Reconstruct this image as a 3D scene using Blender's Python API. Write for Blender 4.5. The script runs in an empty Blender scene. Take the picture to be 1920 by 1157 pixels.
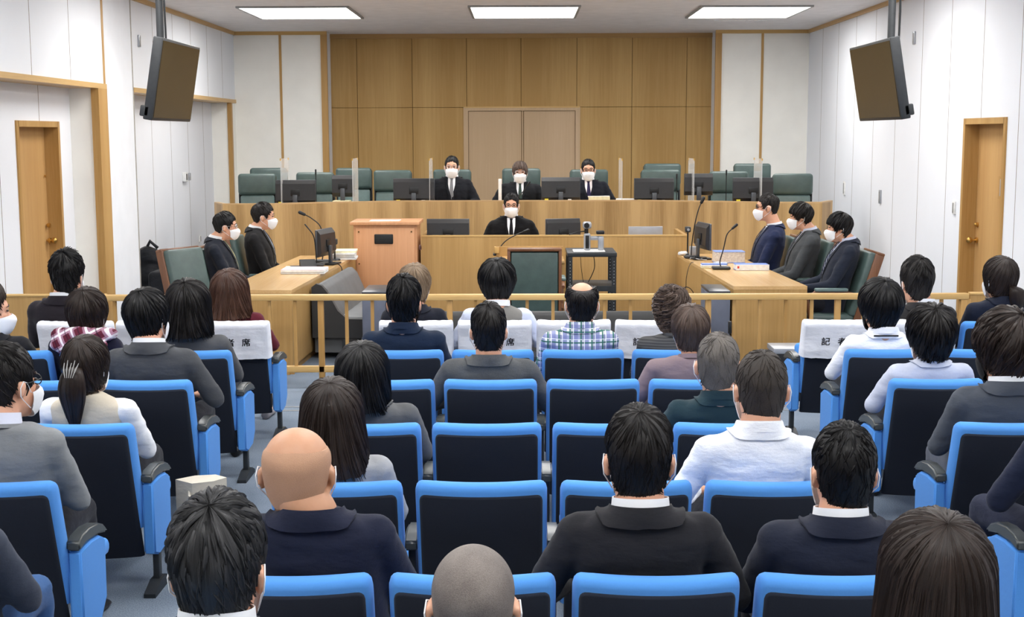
import bpy, bmesh, math, random
from math import sin, cos, pi, radians, sqrt, exp, atan2
from mathutils import Vector, Matrix, Euler, noise
from mathutils.bvhtree import BVHTree
random.seed(7)
SC = bpy.context.scene
COL = SC.collection
TMP = bpy.data.scenes.new('workshop')      # scratch scene for joining shapes, removed at the end

# ------------------------------------------------------------------ camera, world, exposure
F_PX, CAM_H = 2500.0, 1.98
YAW, PIT, ROLL = radians(.413), math.atan((578.5 - 252) / F_PX), radians(-.17)
CAM_R = Matrix.Rotation(YAW, 3, 'Z') @ Matrix.Rotation(pi / 2 - PIT, 3, 'X') @ Matrix.Rotation(ROLL, 3, 'Z')
cam_d = bpy.data.cameras.new('camera'); cam = bpy.data.objects.new('camera', cam_d); COL.objects.link(cam)
cam.matrix_world = Matrix.Translation((0, 0, CAM_H)) @ CAM_R.to_4x4()
cam_d.sensor_fit = 'HORIZONTAL'; cam_d.sensor_width = 36; cam_d.lens = F_PX / 1920 * 36
cam_d.clip_start = .05; cam_d.clip_end = 100
SC.camera = cam
w = bpy.data.worlds.new('world'); SC.world = w; w.use_nodes = True
w.node_tree.nodes['Background'].inputs[0].default_value = (.9, .95, 1, 1)
w.node_tree.nodes['Background'].inputs[1].default_value = .05
SC.view_settings.view_transform = 'Standard'; SC.view_settings.look = 'None'
SC.view_settings.exposure = 0.2; SC.view_settings.gamma = 1; SC.view_settings.use_curve_mapping = False
LIGHT_POWER = 10.5
SC.cycles.max_bounces = 8; SC.cycles.diffuse_bounces = 5


def ray(x, y):
    return CAM_R @ Vector(((x - 960) / F_PX, -(y - 578.5) / F_PX, -1))


def at_y(x, y, Y):       # point of the room seen at a pixel, at depth Y
    d = ray(x, y); return Vector((0, 0, CAM_H)) + d * (Y / d.y)


def at_z(x, y, z):       # ... at height z
    d = ray(x, y); return Vector((0, 0, CAM_H)) + d * ((z - CAM_H) / d.z)


# ------------------------------------------------------------------ materials
def lin(c):
    r = []
    for v in c:
        v = v / 255
        r.append(v / 12.92 if v <= .04045 else ((v + .055) / 1.055) ** 2.4)
    return (*r, 1)


class NT:
    def __init__(s, name):
        s.m = bpy.data.materials.new(name); s.m.use_nodes = True
        s.t = s.m.node_tree; s.b = s.t.nodes['Principled BSDF']

    def n(s, ty, **k):
        n = s.t.nodes.new(ty)
        for a, v in k.items(): setattr(n, a, v)
        return n

    def l(s, a, b): s.t.links.new(a, b)

    def val(s, x):
        if isinstance(x, (int, float)):
            n = s.n('ShaderNodeValue'); n.outputs[0].default_value = x; return n.outputs[0]
        return x

    def math(s, op, a, b=0.0, c=None):
        n = s.n('ShaderNodeMath', operation=op)
        for i, v in enumerate((a, b, c)):
            if v is None: continue
            if isinstance(v, (int, float)): n.inputs[i].default_value = v
            else: s.l(v, n.inputs[i])
        return n.outputs[0]

    def mix(s, f, a, b):
        n = s.n('ShaderNodeMix', data_type='RGBA')
        for sock, v in ((n.inputs[0], f), (n.inputs[6], a), (n.inputs[7], b)):
            if isinstance(v, (int, float, tuple)): sock.default_value = v
            else: s.l(v, sock)
        return n.outputs[2]

    def coord(s, which='Object', scale=(1, 1, 1)):
        c = s.n('ShaderNodeTexCoord'); mp = s.n('ShaderNodeMapping')
        mp.inputs['Scale'].default_value = scale
        s.l(c.outputs[which], mp.inputs[0]); return mp.outputs[0]

    def noise(s, vec, scale, detail=3, rough=.5):
        n = s.n('ShaderNodeTexNoise'); n.inputs['Scale'].default_value = scale
        n.inputs['Detail'].default_value = detail; n.inputs['Roughness'].default_value = rough
        if vec is not None: s.l(vec, n.inputs['Vector'])
        return n.outputs[0]

    def bump(s, h, strength, dist=.01):
        n = s.n('ShaderNodeBump'); n.inputs['Strength'].default_value = strength
        n.inputs['Distance'].default_value = dist; s.l(h, n.inputs['Height'])
        s.l(n.outputs[0], s.b.inputs['Normal'])


def pmat(name, c, rough=.6, spec=.3, vary=.06, vscale=30, bump=0, bscale=200, metal=0, c2=None, stretch=(1, 1, 1), coat=0, emit=0, alpha=None):
    N = NT(name); b = N.b
    b.inputs['Roughness'].default_value = rough; b.inputs['Specular IOR Level'].default_value = spec
    b.inputs['Metallic'].default_value = metal; b.inputs['Coat Weight'].default_value = coat
    col = lin(c); vec = N.coord('Object', stretch)
    n = N.noise(vec, vscale)
    if c2 is None:
        k = 1 - vary * 2; d = tuple(v * k for v in col[:3]) + (1,); u = tuple(min(1, v * (1 + vary)) for v in col[:3]) + (1,)
    else:
        d = col; u = lin(c2)
    mr = N.n('ShaderNodeMapRange'); mr.inputs[1].default_value = .3; mr.inputs[2].default_value = .7; N.l(n, mr.inputs[0])
    N.l(N.mix(mr.outputs[0], d, u), b.inputs['Base Color'])
    if bump: N.bump(N.noise(vec, bscale, 2), bump, .002)
    if emit:
        b.inputs['Emission Color'].default_value = col; b.inputs['Emission Strength'].default_value = emit
    return N.m


def wood(name, c, c2, rough=.4, sc=1.0, axis='Z', gloss=.3, band=.5):
    N = NT(name); b = N.b; b.inputs['Roughness'].default_value = rough; b.inputs['Specular IOR Level'].default_value = gloss
    st = {'Z': (1, 1, .03), 'X': (.03, 1, 1), 'Y': (1, .03, 1)}[axis]
    v = N.coord('Object', st)
    n1 = N.noise(v, 5 * sc, 2, .4); n2 = N.noise(v, 90 * sc, 4, .6); n3 = N.noise(N.coord('Object', (1, 1, 1)), .7, 2)
    f = N.math('ADD', N.math('MULTIPLY', n1, band), N.math('ADD', N.math('MULTIPLY', n2, .35), N.math('MULTIPLY', n3, .2)))
    mr = N.n('ShaderNodeMapRange'); mr.inputs[1].default_value = .28 + band * .3; mr.inputs[2].default_value = .42 + band * .5; N.l(f, mr.inputs[0])
    N.l(N.mix(mr.outputs[0], lin(c), lin(c2)), b.inputs['Base Color'])
    N.bump(n2, .08, .002)
    return N.m


def seam_wall(name, c, axis, pitch, phase, seam=(120, 108, 90), wd=.011, coord_axis=None, zsplit=None):
    """painted wall panels with fine vertical joints every `pitch` metres along x or y of the object"""
    N = NT(name); b = N.b; b.inputs['Roughness'].default_value = .75; b.inputs['Specular IOR Level'].default_value = .2
    v = N.coord('Object'); sep = N.n('ShaderNodeSeparateXYZ'); N.l(v, sep.inputs[0])
    a = sep.outputs[axis]
    fr = N.math('PINGPONG', N.math('SUBTRACT', a, phase), pitch / 2)
    m = N.math('LESS_THAN', fr, wd / 2)
    n = N.noise(v, 3, 4); base = N.mix(n, tuple(x * .96 for x in lin(c)[:3]) + (1,), lin(c))
    N.l(N.mix(m, base, lin(seam)), b.inputs['Base Color'])
    h = N.math('SUBTRACT', 1.0, m); N.bump(h, .5, .004)
    return N.m


def plaid(name, base, lines, tilt=0.0, rough=.8):
    """woven checks: lines = [(axis, pitch, phase, width, colour, strength)]"""
    N = NT(name); b = N.b; b.inputs['Roughness'].default_value = rough; b.inputs['Specular IOR Level'].default_value = .15
    mp = N.coord('Object'); r = N.n('ShaderNodeMapping'); r.inputs['Rotation'].default_value = (0, tilt, 0); N.l(mp, r.inputs[0])
    sep = N.n('ShaderNodeSeparateXYZ'); N.l(r.outputs[0], sep.inputs[0])
    col = lin(base)
    for ax, p, ph, wd, c, st in lines:
        fr = N.math('PINGPONG', N.math('ADD', sep.outputs[ax], ph + 10), p / 2)
        m = N.math('MULTIPLY', N.math('LESS_THAN', fr, wd / 2), st)
        col = N.mix(m, col, lin(c))
    N.l(col, b.inputs['Base Color'])
    N.bump(N.noise(mp, 12, 3), .35, .01)
    return N.m


def cloth(name, c, rough=.85, fine=.05, wr=.35):
    N = NT(name); b = N.b; b.inputs['Roughness'].default_value = rough; b.inputs['Specular IOR Level'].default_value = .12
    b.inputs['Sheen Weight'].default_value = .08
    v = N.coord('Object'); col = lin(c)
    n = N.noise(v, 260, 2, .6)
    k = max(fine, .02)
    N.l(N.mix(n, tuple(x * (1 - k * 2.2) for x in col[:3]) + (1,), tuple(min(1, x * (1 + k)) for x in col[:3]) + (1,)), b.inputs['Base Color'])
    w1 = N.noise(N.coord('Object', (1, 1, 2.2)), 5.5, 4, .5)
    hh = N.math('ADD', N.math('MULTIPLY', w1, 1.0), N.math('MULTIPLY', n, .03))
    N.bump(hh, wr, .03)
    return N.m


def hair_mat(name, c, c2, rough=.42, freq=46.0):
    N = NT(name); b = N.b; b.inputs['Roughness'].default_value = rough; b.inputs['Specular IOR Level'].default_value = .26
    b.inputs['Anisotropic'].default_value = .5
    uv = N.coord('UV', (freq, 1.6, 1))
    n = N.noise(uv, 1.0, 5, .65); big = N.noise(N.coord('UV', (5, 1, 1)), 1.0, 2)
    f = N.math('ADD', N.math('MULTIPLY', n, .7), N.math('MULTIPLY', big, .3))
    mr = N.n('ShaderNodeMapRange'); mr.inputs[1].default_value = .36; mr.inputs[2].default_value = .66; N.l(f, mr.inputs[0])
    N.l(N.mix(mr.outputs[0], lin(c), lin(c2)), b.inputs['Base Color'])
    N.bump(n, .55, .006)
    return N.m


def buzz_mat(name, c, c2):
    N = NT(name); b = N.b; b.inputs['Roughness'].default_value = .6; b.inputs['Specular IOR Level'].default_value = .3
    v = N.coord('Object'); n = N.noise(v, 420, 3, .7); big = N.noise(v, 16, 3)
    f = N.math('ADD', N.math('MULTIPLY', n, .6), N.math('MULTIPLY', big, .4))
    mr = N.n('ShaderNodeMapRange'); mr.inputs[1].default_value = .36; mr.inputs[2].default_value = .64; N.l(f, mr.inputs[0])
    N.l(N.mix(mr.outputs[0], lin(c), lin(c2)), b.inputs['Base Color'])
    N.bump(n, .5, .003)
    return N.m


def skin_mat(name, c):
    N = NT(name); b = N.b; b.inputs['Roughness'].default_value = .48; b.inputs['Specular IOR Level'].default_value = .35
    b.inputs['Subsurface Weight'].default_value = .12; b.inputs['Subsurface Radius'].default_value = (.02, .008, .005)
    b.inputs['Subsurface Scale'].default_value = .4
    v = N.coord('Object'); n = N.noise(v, 22, 4); col = lin(c)
    N.l(N.mix(n, (col[0] * .88, col[1] * .8, col[2] * .76, 1), (min(1, col[0] * 1.06), col[1] * 1.08, col[2] * 1.1, 1)), b.inputs['Base Color'])
    N.bump(N.noise(v, 160, 3), .12, .002)
    return N.m


def glass_mat(name, tint=(1, 1, 1), alpha=.25, rough=.05):
    N = NT(name); b = N.b; b.inputs['Base Color'].default_value = (*tint, 1); b.inputs['Roughness'].default_value = rough
    b.inputs['Alpha'].default_value = alpha; b.inputs['Specular IOR Level'].default_value = .5
    return N.m


def carpet_mat():
    N = NT('blue grey carpet'); b = N.b; b.inputs['Roughness'].default_value = .95; b.inputs['Specular IOR Level'].default_value = .05
    v = N.coord('Object'); n = N.noise(v, 180, 3, .7); big = N.noise(v, 3, 3)
    f = N.math('ADD', N.math('MULTIPLY', n, .8), N.math('MULTIPLY', big, .2))
    mr = N.n('ShaderNodeMapRange'); mr.inputs[1].default_value = .35; mr.inputs[2].default_value = .65; N.l(f, mr.inputs[0])
    N.l(N.mix(mr.outputs[0], lin((96, 110, 126)), lin((148, 159, 173))), b.inputs['Base Color'])
    N.bump(n, .6, .006)
    return N.m


M = {}
M['wall'] = lambda: None
M['carpet'] = carpet_mat()
M['ceiling'] = pmat('matt ceiling board', (226, 223, 223), .9, .1, .03, 6, .15, 160)
M['cream'] = pmat('cream painted wall', (243, 241, 234), .8, .15, .02, 3)
M['white_paint'] = pmat('white painted wall', (233, 236, 241), .8, .15, .02, 3)
M['trim'] = wood('pale oak trim', (170, 130, 74), (192, 154, 98), .45, 1, 'Z')
M['trim_h'] = wood('pale oak rail', (190, 152, 92), (212, 177, 119), .4, 1, 'X')
M['bench'] = wood('oak veneer bench front', (154, 120, 74), (200, 164, 112), .42, 1.25, 'Z', .3, 1.0)
M['desk'] = wood('oak veneer desk front', (168, 132, 80), (190, 154, 100), .42, .6, 'Z')
M['top'] = wood('oak veneer desk top', (198, 158, 104), (216, 180, 128), .22, .6, 'Y', .5)
M['panel'] = wood('oak wall panel', (170, 134, 80), (190, 156, 101), .5, .5, 'Z', .2)
M['rose'] = wood('pinkish beech veneer', (192, 140, 100), (210, 158, 118), .45, .6, 'Z')
M['door'] = wood('oak flush door', (180, 138, 86), (198, 158, 104), .5, .6, 'Z')
M['doubledoor'] = wood('pale brown double door', (186, 158, 124), (198, 170, 138), .5, .5, 'Z')
M['joint'] = pmat('dark joint', (100, 76, 42), .8, .1)
M['diffuser'] = NT('lit ceiling diffuser').m
_b = M['diffuser'].node_tree.nodes['Principled BSDF']
_b.inputs['Emission Color'].default_value = (1, .985, .96, 1); _b.inputs['Emission Strength'].default_value = LIGHT_POWER
M['lampframe'] = pmat('grey lamp frame', (150, 150, 148), .5)
M['black'] = pmat('black plastic', (22, 23, 25), .4, .4)
M['blackmetal'] = pmat('black painted steel', (42, 46, 50), .5, .4, .1, 20, .1)
M['dark'] = pmat('dark grey plastic', (48, 50, 52), .45, .4)
M['mon'] = pmat('charcoal monitor plastic', (36, 36, 38), .38, .5)
M['monedge'] = pmat('grey monitor bezel', (64, 68, 74), .3, .6)
M['screen'] = pmat('dark olive screen glass', (62, 52, 30), .25, .5, .1, 2)
M['silver'] = pmat('silver plastic', (165, 168, 174), .35, .5, .03, 20, 0, 200, .3)
M['chrome'] = pmat('chrome', (200, 202, 205), .2, .6, .02, 10, 0, 100, .9)
M['brass'] = pmat('brass', (190, 150, 80), .3, .6, .03, 10, 0, 100, .9)
M['white'] = pmat('white plastic', (232, 232, 230), .5)
M['paper'] = pmat('white paper', (238, 238, 236), .8, .1)
M['pinkpaper'] = pmat('pale pink paper', (238, 208, 218), .8, .1)
M['creampaper'] = pmat('cream paper', (235, 228, 190), .8, .1)
M['bluebook'] = pmat('periwinkle blue card', (112, 138, 205), .5)
M['redmark'] = pmat('red ink', (205, 70, 55), .6)
M['multi'] = pmat('coloured tabs', (190, 178, 170), .7, .2, .1, 60, 0, 200, 0, (222, 215, 205))
M['yellow'] = pmat('yellow sticky paper', (222, 214, 70), .7)
M['amber'] = pmat('amber tape', (214, 168, 72), .5)
M['leather'] = pmat('green leather', (70, 88, 85), .4, .5, .08, 12, .25, 60)
M['leather2'] = pmat('pale green leather', (100, 121, 119), .4, .5, .08, 12, .25, 60)
M['chairwood'] = wood('brown chair wood', (104, 66, 42), (132, 88, 60), .35, 1, 'Z', .5)
M['chairwood2'] = wood('pale chair wood', (168, 132, 92), (192, 156, 112), .35, 1, 'Z', .5)
M['sofa'] = pmat('grey vinyl', (92, 95, 98), .5, .4, .06, 8, .1, 80)
M['sofadark'] = pmat('charcoal vinyl', (52, 53, 54), .5, .4, .06, 8, .1, 80)
M['sofablue'] = pmat('slate vinyl', (98, 104, 120), .6, .3, .06, 8)
M['blue'] = cloth('bright blue seat fabric', (84, 148, 222), .9, .04, .1)
M['shell'] = cloth('black seat back fabric', (30, 35, 46), .8, .12, .08)
M['armpad'] = pmat('grey black armrest plastic', (72, 76, 76), .32, .5)
M['cover'] = cloth('white cotton seat cover', (232, 235, 243), .85, .02, .55)
M['ink'] = pmat('black print', (22, 22, 24), .7, .1)
M['glass'] = glass_mat('clear acrylic', (.92, .94, .95), .42, .1)
M['glassw'] = glass_mat('wired window glass', (.75, .72, .64), .85, .1)
M['bag'] = cloth('black bag nylon', (26, 28, 33), .5, .1, .6)
M['tote'] = cloth('beige tote canvas', (205, 198, 184), .8, .05, .4)
M['mask'] = cloth('white mask fabric', (238, 240, 244), .85, .02, .15)
M['maskblack'] = cloth('black mask fabric', (22, 22, 26), .85, .02, .15)
M['eye'] = pmat('dark eye', (26, 18, 16), .25, .6)
M['skin'] = skin_mat('light skin', (222, 172, 144))
M['skin2'] = skin_mat('tan skin', (196, 150, 120))
M['shoe'] = pmat('black shoe leather', (24, 22, 22), .35, .5)
M['shoebrown'] = pmat('brown shoe leather', (98, 58, 40), .35, .5)
M['shoegrey'] = pmat('grey sneaker', (150, 146, 150), .7)
HAIR = {
    'black': hair_mat('black hair', (5, 5, 6), (24, 22, 23)),
    'soft': hair_mat('soft black hair', (10, 9, 9), (36, 32, 31)),
    'dbrown': hair_mat('dark brown hair', (20, 14, 12), (54, 42, 36)),
    'brown': hair_mat('brown hair', (36, 22, 18), (92, 62, 48)),
    'lbrown': hair_mat('light brown hair', (84, 66, 52), (160, 138, 112)),
    'greybrown': hair_mat('grey brown hair', (44, 34, 30), (112, 94, 84)),
    'salt': hair_mat('salt and pepper hair', (14, 14, 15), (66, 66, 68)),
    'grey': hair_mat('grey hair', (44, 42, 42), (128, 124, 120)),
    'buzzgrey': buzz_mat('grey stubble', (92, 84, 80), (128, 120, 114)),
    'buzz': buzz_mat('short grey crop', (62, 58, 56), (112, 106, 100)),
    'buzzdark': buzz_mat('short dark crop', (30, 27, 26), (70, 62, 56)),
    'stubble': buzz_mat('shaved scalp', (176, 136, 110), (190, 148, 118)),
}
CL = {}


def C(c, fine=.05, wr=.4):
    k = ('c', c, fine, wr)
    if k not in CL: CL[k] = cloth('woven cloth %d %d %d' % c, c, .85, fine, wr)
    return CL[k]


PLAID = plaid('green blue white plaid', (222, 226, 230), [
    (0, .062, 0, .026, (120, 128, 178), .8), (2, .062, .01, .024, (120, 128, 178), .75),
    (0, .062, .031, .009, (44, 104, 92), .95), (2, .062, .041, .008, (44, 104, 92), .95),
    (0, .062, .012, .003, (246, 248, 250), .9), (2, .062, .022, .003, (246, 248, 250), .9), (0, .062, .021, .003, (40, 46, 70), .8)])
REDPLAID = plaid('burgundy white plaid', (92, 34, 50), [
    (0, .075, 0, .034, (170, 130, 150), .75), (2, .075, 0, .034, (170, 130, 150), .75),
    (0, .075, .0, .012, (238, 232, 238), .85), (2, .075, .0, .012, (238, 232, 238), .85), (0, .075, .0375, .006, (40, 24, 40), .7)], .5)
STRIPE = plaid('grey fine striped knit', (84, 84, 84), [(2, .016, 0, .006, (52, 52, 56), .8)])
TIESTRIPE = plaid('striped navy tie', (34, 40, 66), [(2, .03, 0, .008, (190, 195, 210), .9)], .6)


# ------------------------------------------------------------------ mesh building
class G:
    def __init__(s): s.v = []; s.f = []; s.uv = []

    def add(s, vs, fs, uvs=None):
        o = len(s.v); s.v += [Vector(p) for p in vs]; s.f += [tuple(i + o for i in f) for f in fs]
        s.uv += list(uvs) if uvs else [(0, 0)] * len(vs)
        return s

    def xf(s, m):
        s.v = [m @ p for p in s.v]; return s

    def join(s, g): return s.add(g.v, g.f, g.uv)

    def box(s, x0, x1, y0, y1, z0, z1, bev=0.0, seg=2):
        if bev <= 0:
            P = [(x, y, z) for x in (x0, x1) for y in (y0, y1) for z in (z0, z1)]
            return s.add(P, [(0, 1, 3, 2), (4, 6, 7, 5), (0, 4, 5, 1), (2, 3, 7, 6), (0, 2, 6, 4), (1, 5, 7, 3)])
        bm = bmesh.new(); bmesh.ops.create_cube(bm, size=1)
        for v in bm.verts:
            v.co = Vector(((x0 + x1) / 2 + v.co.x * (x1 - x0), (y0 + y1) / 2 + v.co.y * (y1 - y0), (z0 + z1) / 2 + v.co.z * (z1 - z0)))
        bmesh.ops.bevel(bm, geom=list(bm.edges), offset=min(bev, .49 * min(x1 - x0, y1 - y0, z1 - z0)), segments=seg, affect='EDGES', profile=.5)
        bm.verts.index_update()
        s.add([v.co.copy() for v in bm.verts], [tuple(v.index for v in f.verts) for f in bm.faces]); bm.free(); return s

    def loft(s, rings, cap=True, closed=True):
        n = len(rings[0]); vs = [p for r in rings for p in r]; fs = []
        m = n if closed else n - 1
        for i in range(len(rings) - 1):
            for j in range(m):
                k = (j + 1) % n
                fs.append((i * n + j, i * n + k, (i + 1) * n + k, (i + 1) * n + j))
        if cap:
            fs.append(tuple(range(n))[::-1]); fs.append(tuple(range((len(rings) - 1) * n, len(rings) * n)))
        return s.add(vs, fs)

    def tube(s, pts, r, n=8, cap=True):
        pts = [Vector(p) for p in pts]; rs = r if isinstance(r, (list, tuple)) else [r] * len(pts)
        rings = []; up = None
        for i, p in enumerate(pts):
            d = (pts[min(i + 1, len(pts) - 1)] - pts[max(i - 1, 0)]).normalized()
            if up is None:
                up = Vector((0, 0, 1)) if abs(d.z) < .9 else Vector((1, 0, 0))
            a = d.cross(up).normalized(); b = a.cross(d).normalized(); up = b
            rings.append([p + (a * cos(2 * pi * k / n) + b * sin(2 * pi * k / n)) * rs[i] for k in range(n)])
        return s.loft(rings, cap)

    def cap(s, p0, p1, r0, r1, n=14, flat=1.0):
        p0, p1 = Vector(p0), Vector(p1); d = (p1 - p0); L = d.length; d = d / L if L > 1e-6 else Vector((0, 0, 1))
        pts = []; rs = []
        for k in range(5): a = pi / 2 * k / 4; pts.append(p0 - d * r0 * cos(a)); rs.append(max(r0 * sin(a), r0 * .05))
        for k in range(5): a = pi / 2 * k / 4; pts.append(p1 + d * r1 * sin(a)); rs.append(max(r1 * cos(a), r1 * .05))
        return s.tube(pts, rs, n)

    def ell(s, c, r, rot=None, nu=20, nv=12):
        c = Vector(c); vs = []; fs = []
        R = rot.to_matrix() if rot else Matrix.Identity(3)
        for i in range(nv + 1):
            a = pi * i / nv
            for j in range(nu):
                b = 2 * pi * j / nu; sa = max(sin(a), .01)
                vs.append(c + R @ Vector((r[0] * sa * cos(b), r[1] * sa * sin(b), r[2] * cos(a))))
        for i in range(nv):
            for j in range(nu):
                k = (j + 1) % nu; fs.append((i * nu + j, (i + 1) * nu + j, (i + 1) * nu + k, i * nu + k))
        fs.append(tuple(range(nu))); fs.append(tuple(range(nv * nu, nv * nu + nu))[::-1])
        return s.add(vs, fs)

    def cyl(s, c, r, h, n=20, axis='Z', r2=None):
        r2 = r if r2 is None else r2; c = Vector(c)
        ex = {'Z': ((1, 0, 0), (0, 1, 0), (0, 0, 1)), 'X': ((0, 1, 0), (0, 0, 1), (1, 0, 0)), 'Y': ((0, 0, 1), (1, 0, 0), (0, 1, 0))}[axis]
        a, b, d = [Vector(e) for e in ex]
        return s.loft([[c + (a * cos(2 * pi * k / n) + b * sin(2 * pi * k / n)) * q + d * h * t for k in range(n)] for q, t in ((r, 0), (r2, 1))])

    def prism(s, poly, d, axis='Z', z0=0.0):
        """polygon extruded: axis Z uses (x,y), axis X uses (y,z), axis Y uses (x,z)"""
        def p(a, b, t): return {'Z': (a, b, t), 'X': (t, a, b), 'Y': (a, t, b)}[axis]
        n = len(poly); vs = [p(a, b, z0) for a, b in poly] + [p(a, b, z0 + d) for a, b in poly]
        fs = [(i, (i + 1) % n, n + (i + 1) % n, n + i) for i in range(n)] + [tuple(range(n))[::-1], tuple(range(n, 2 * n))]
        return s.add(vs, fs)

    def sheet(s, grid, th, uvs=None):
        """solid sheet: grid[i][j] of points, thickened along its normal by th"""
        ni, nj = len(grid), len(grid[0]); nor = []
        for i in range(ni):
            for j in range(nj):
                a = Vector(grid[min(i + 1, ni - 1)][j]) - Vector(grid[max(i - 1, 0)][j])
                b = Vector(grid[i][min(j + 1, nj - 1)]) - Vector(grid[i][max(j - 1, 0)])
                c = a.cross(b); nor.append(c.normalized() if c.length > 1e-9 else Vector((0, 0, 1)))
        P = [Vector(grid[i][j]) for i in range(ni) for j in range(nj)]; o = ni * nj
        vs = P + [p - q * th for p, q in zip(P, nor)]; fs = []
        for i in range(ni - 1):
            for j in range(nj - 1):
                q = (i * nj + j, i * nj + j + 1, (i + 1) * nj + j + 1, (i + 1) * nj + j)
                fs.append(q); fs.append(tuple(k + o for k in q[::-1]))
        def edge(idx):
            for a, b in zip(idx, idx[1:]): fs.append((a, b, b + o, a + o))
        edge([j for j in range(nj)]); edge([(ni - 1) * nj + j for j in range(nj)][::-1])
        edge([i * nj for i in range(ni)][::-1]); edge([i * nj + nj - 1 for i in range(ni)])
        return s.add(vs, fs)

    def mesh(s, name, smooth=True, uv=False, fixn=True):
        me = bpy.data.meshes.new(name); me.from_pydata([tuple(p) for p in s.v], [], s.f)
        if uv:
            ul = me.uv_layers.new(name='UVMap')
            idx = [0] * len(me.loops); me.loops.foreach_get('vertex_index', idx)
            flat = []
            for i in idx: flat += list(s.uv[i])
            ul.data.foreach_set('uv', flat)
        if fixn:
            bm = bmesh.new(); bm.from_mesh(me); bmesh.ops.recalc_face_normals(bm, faces=bm.faces); bm.to_mesh(me); bm.free()
        if smooth:
            me.polygons.foreach_set('use_smooth', [True] * len(me.polygons))
            try: me.set_sharp_from_angle(angle=radians(smooth if smooth is not True else 40))
            except Exception: pass
        me.update(); return me

    def build(s, name, mat, parent=None, smooth=True, loc=None, rot=0.0, uv=False, fixn=True):
        me = s.mesh(name, smooth, uv, fixn)
        return obj(name, me, mat, parent, loc, rot)

    def remesh(s, name, vox, it=4, wrinkle=0.0, wscale=9.0, seed=0.0, zmin=None):
        me = s.mesh('tmp', False); o = bpy.data.objects.new('tmp', me); TMP.collection.objects.link(o)
        md = o.modifiers.new('r', 'REMESH'); md.mode = 'VOXEL'; md.voxel_size = vox; md.use_smooth_shade = True
        if it:
            sm = o.modifiers.new('s', 'SMOOTH'); sm.factor = .5; sm.iterations = it
        with bpy.context.temp_override(scene=TMP, view_layer=TMP.view_layers[0]): dg = bpy.context.evaluated_depsgraph_get()
        out = bpy.data.meshes.new_from_object(o.evaluated_get(dg)); out.name = name
        bpy.data.objects.remove(o); bpy.data.meshes.remove(me)
        if wrinkle:
            for v in out.vertices:
                p = v.co
                q = Vector((p.x * 1.0, p.y, p.z * 2.0)) * wscale + Vector((seed, seed * 2, 0))
                v.co = p + v.normal * (noise.noise(q) * wrinkle + noise.noise(q * 2.3) * wrinkle * .4)
        out.polygons.foreach_set('use_smooth', [True] * len(out.polygons)); out.update()
        return out


def obj(name, me, mat, parent=None, loc=None, rot=0.0):
    o = bpy.data.objects.new(name, me); COL.objects.link(o)
    if mat is not None: me.materials.clear(); me.materials.append(mat)
    if parent: o.parent = parent
    if loc is not None: o.location = loc
    if rot: o.rotation_euler = (0, 0, rot)
    return o


def tag(o, label, cat, group=None, kind=None):
    o['label'] = label; o['category'] = cat
    if group: o['group'] = group
    if kind: o['kind'] = kind
    return o


def thing(name, label, cat, loc=(0, 0, 0), rot=0.0, group=None):
    o = bpy.data.objects.new(name, None); COL.objects.link(o); o.location = loc; o.rotation_euler = (0, 0, rot)
    o.empty_display_size = .1
    return tag(o, label, cat, group)


def struct(name, g, mat, smooth=False, parent=None, label=None):
    o = g.build(name, mat, parent, smooth)
    if parent is None:
        o['kind'] = 'structure'
        if label: o['label'] = label
    return o


def dup(root, loc=None, rot=None, label=None, group=None):
    r = root.copy(); COL.objects.link(r)
    if loc is not None: r.location = loc
    if rot is not None: r.rotation_euler = (0, 0, rot)
    if label: r['label'] = label
    if group: r['group'] = group
    for ch in list(root.children):
        c = ch.copy(); COL.objects.link(c); c.parent = r
        for g2 in list(ch.children):
            d = g2.copy(); COL.objects.link(d); d.parent = c
    return r


def center_origin(o):
    me = o.data; n = len(me.vertices)
    xs = [v.co for v in me.vertices]
    c = Vector(((min(p.x for p in xs) + max(p.x for p in xs)) / 2, (min(p.y for p in xs) + max(p.y for p in xs)) / 2, min(p.z for p in xs)))
    me.transform(Matrix.Translation(-c)); o.location = c
    return o


# ------------------------------------------------------------------ the room
CZ = 3.46                    # ceiling
XW, XN = 4.15, 4.43          # side wall plane, back of the left recesses
YB, YC = -1.6, 19.55         # rear wall, front flank walls
YP = 20.1                    # panelled wall behind the bench
TH = .12
struct('floor', G().box(-4.7, 4.5, YB - .1, 20.4, -.1, 0), M['carpet'])
struct('ceiling', G().box(-4.7, 4.5, YB - .1, 20.4, CZ, CZ + .1), M['ceiling'])
wl = seam_wall('white wall panels left', (233, 236, 241), 1, .9, .0)
wlu = seam_wall('white upper panels left', (233, 236, 241), 1, .99, 11.445)
wlf = seam_wall('white far upper panels left', (233, 236, 241), 1, .875, 15.257)
wln = seam_wall('white recess panels left', (231, 233, 238), 1, .87, 16.1)
wln1 = seam_wall('white near recess panels left', (231, 233, 238), 1, 1.0, 12.35 % 1.0)
wr = seam_wall('white wall panels right', (231, 234, 240), 1, .927, 18.675 % .927)
H1 = 2.47
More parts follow.
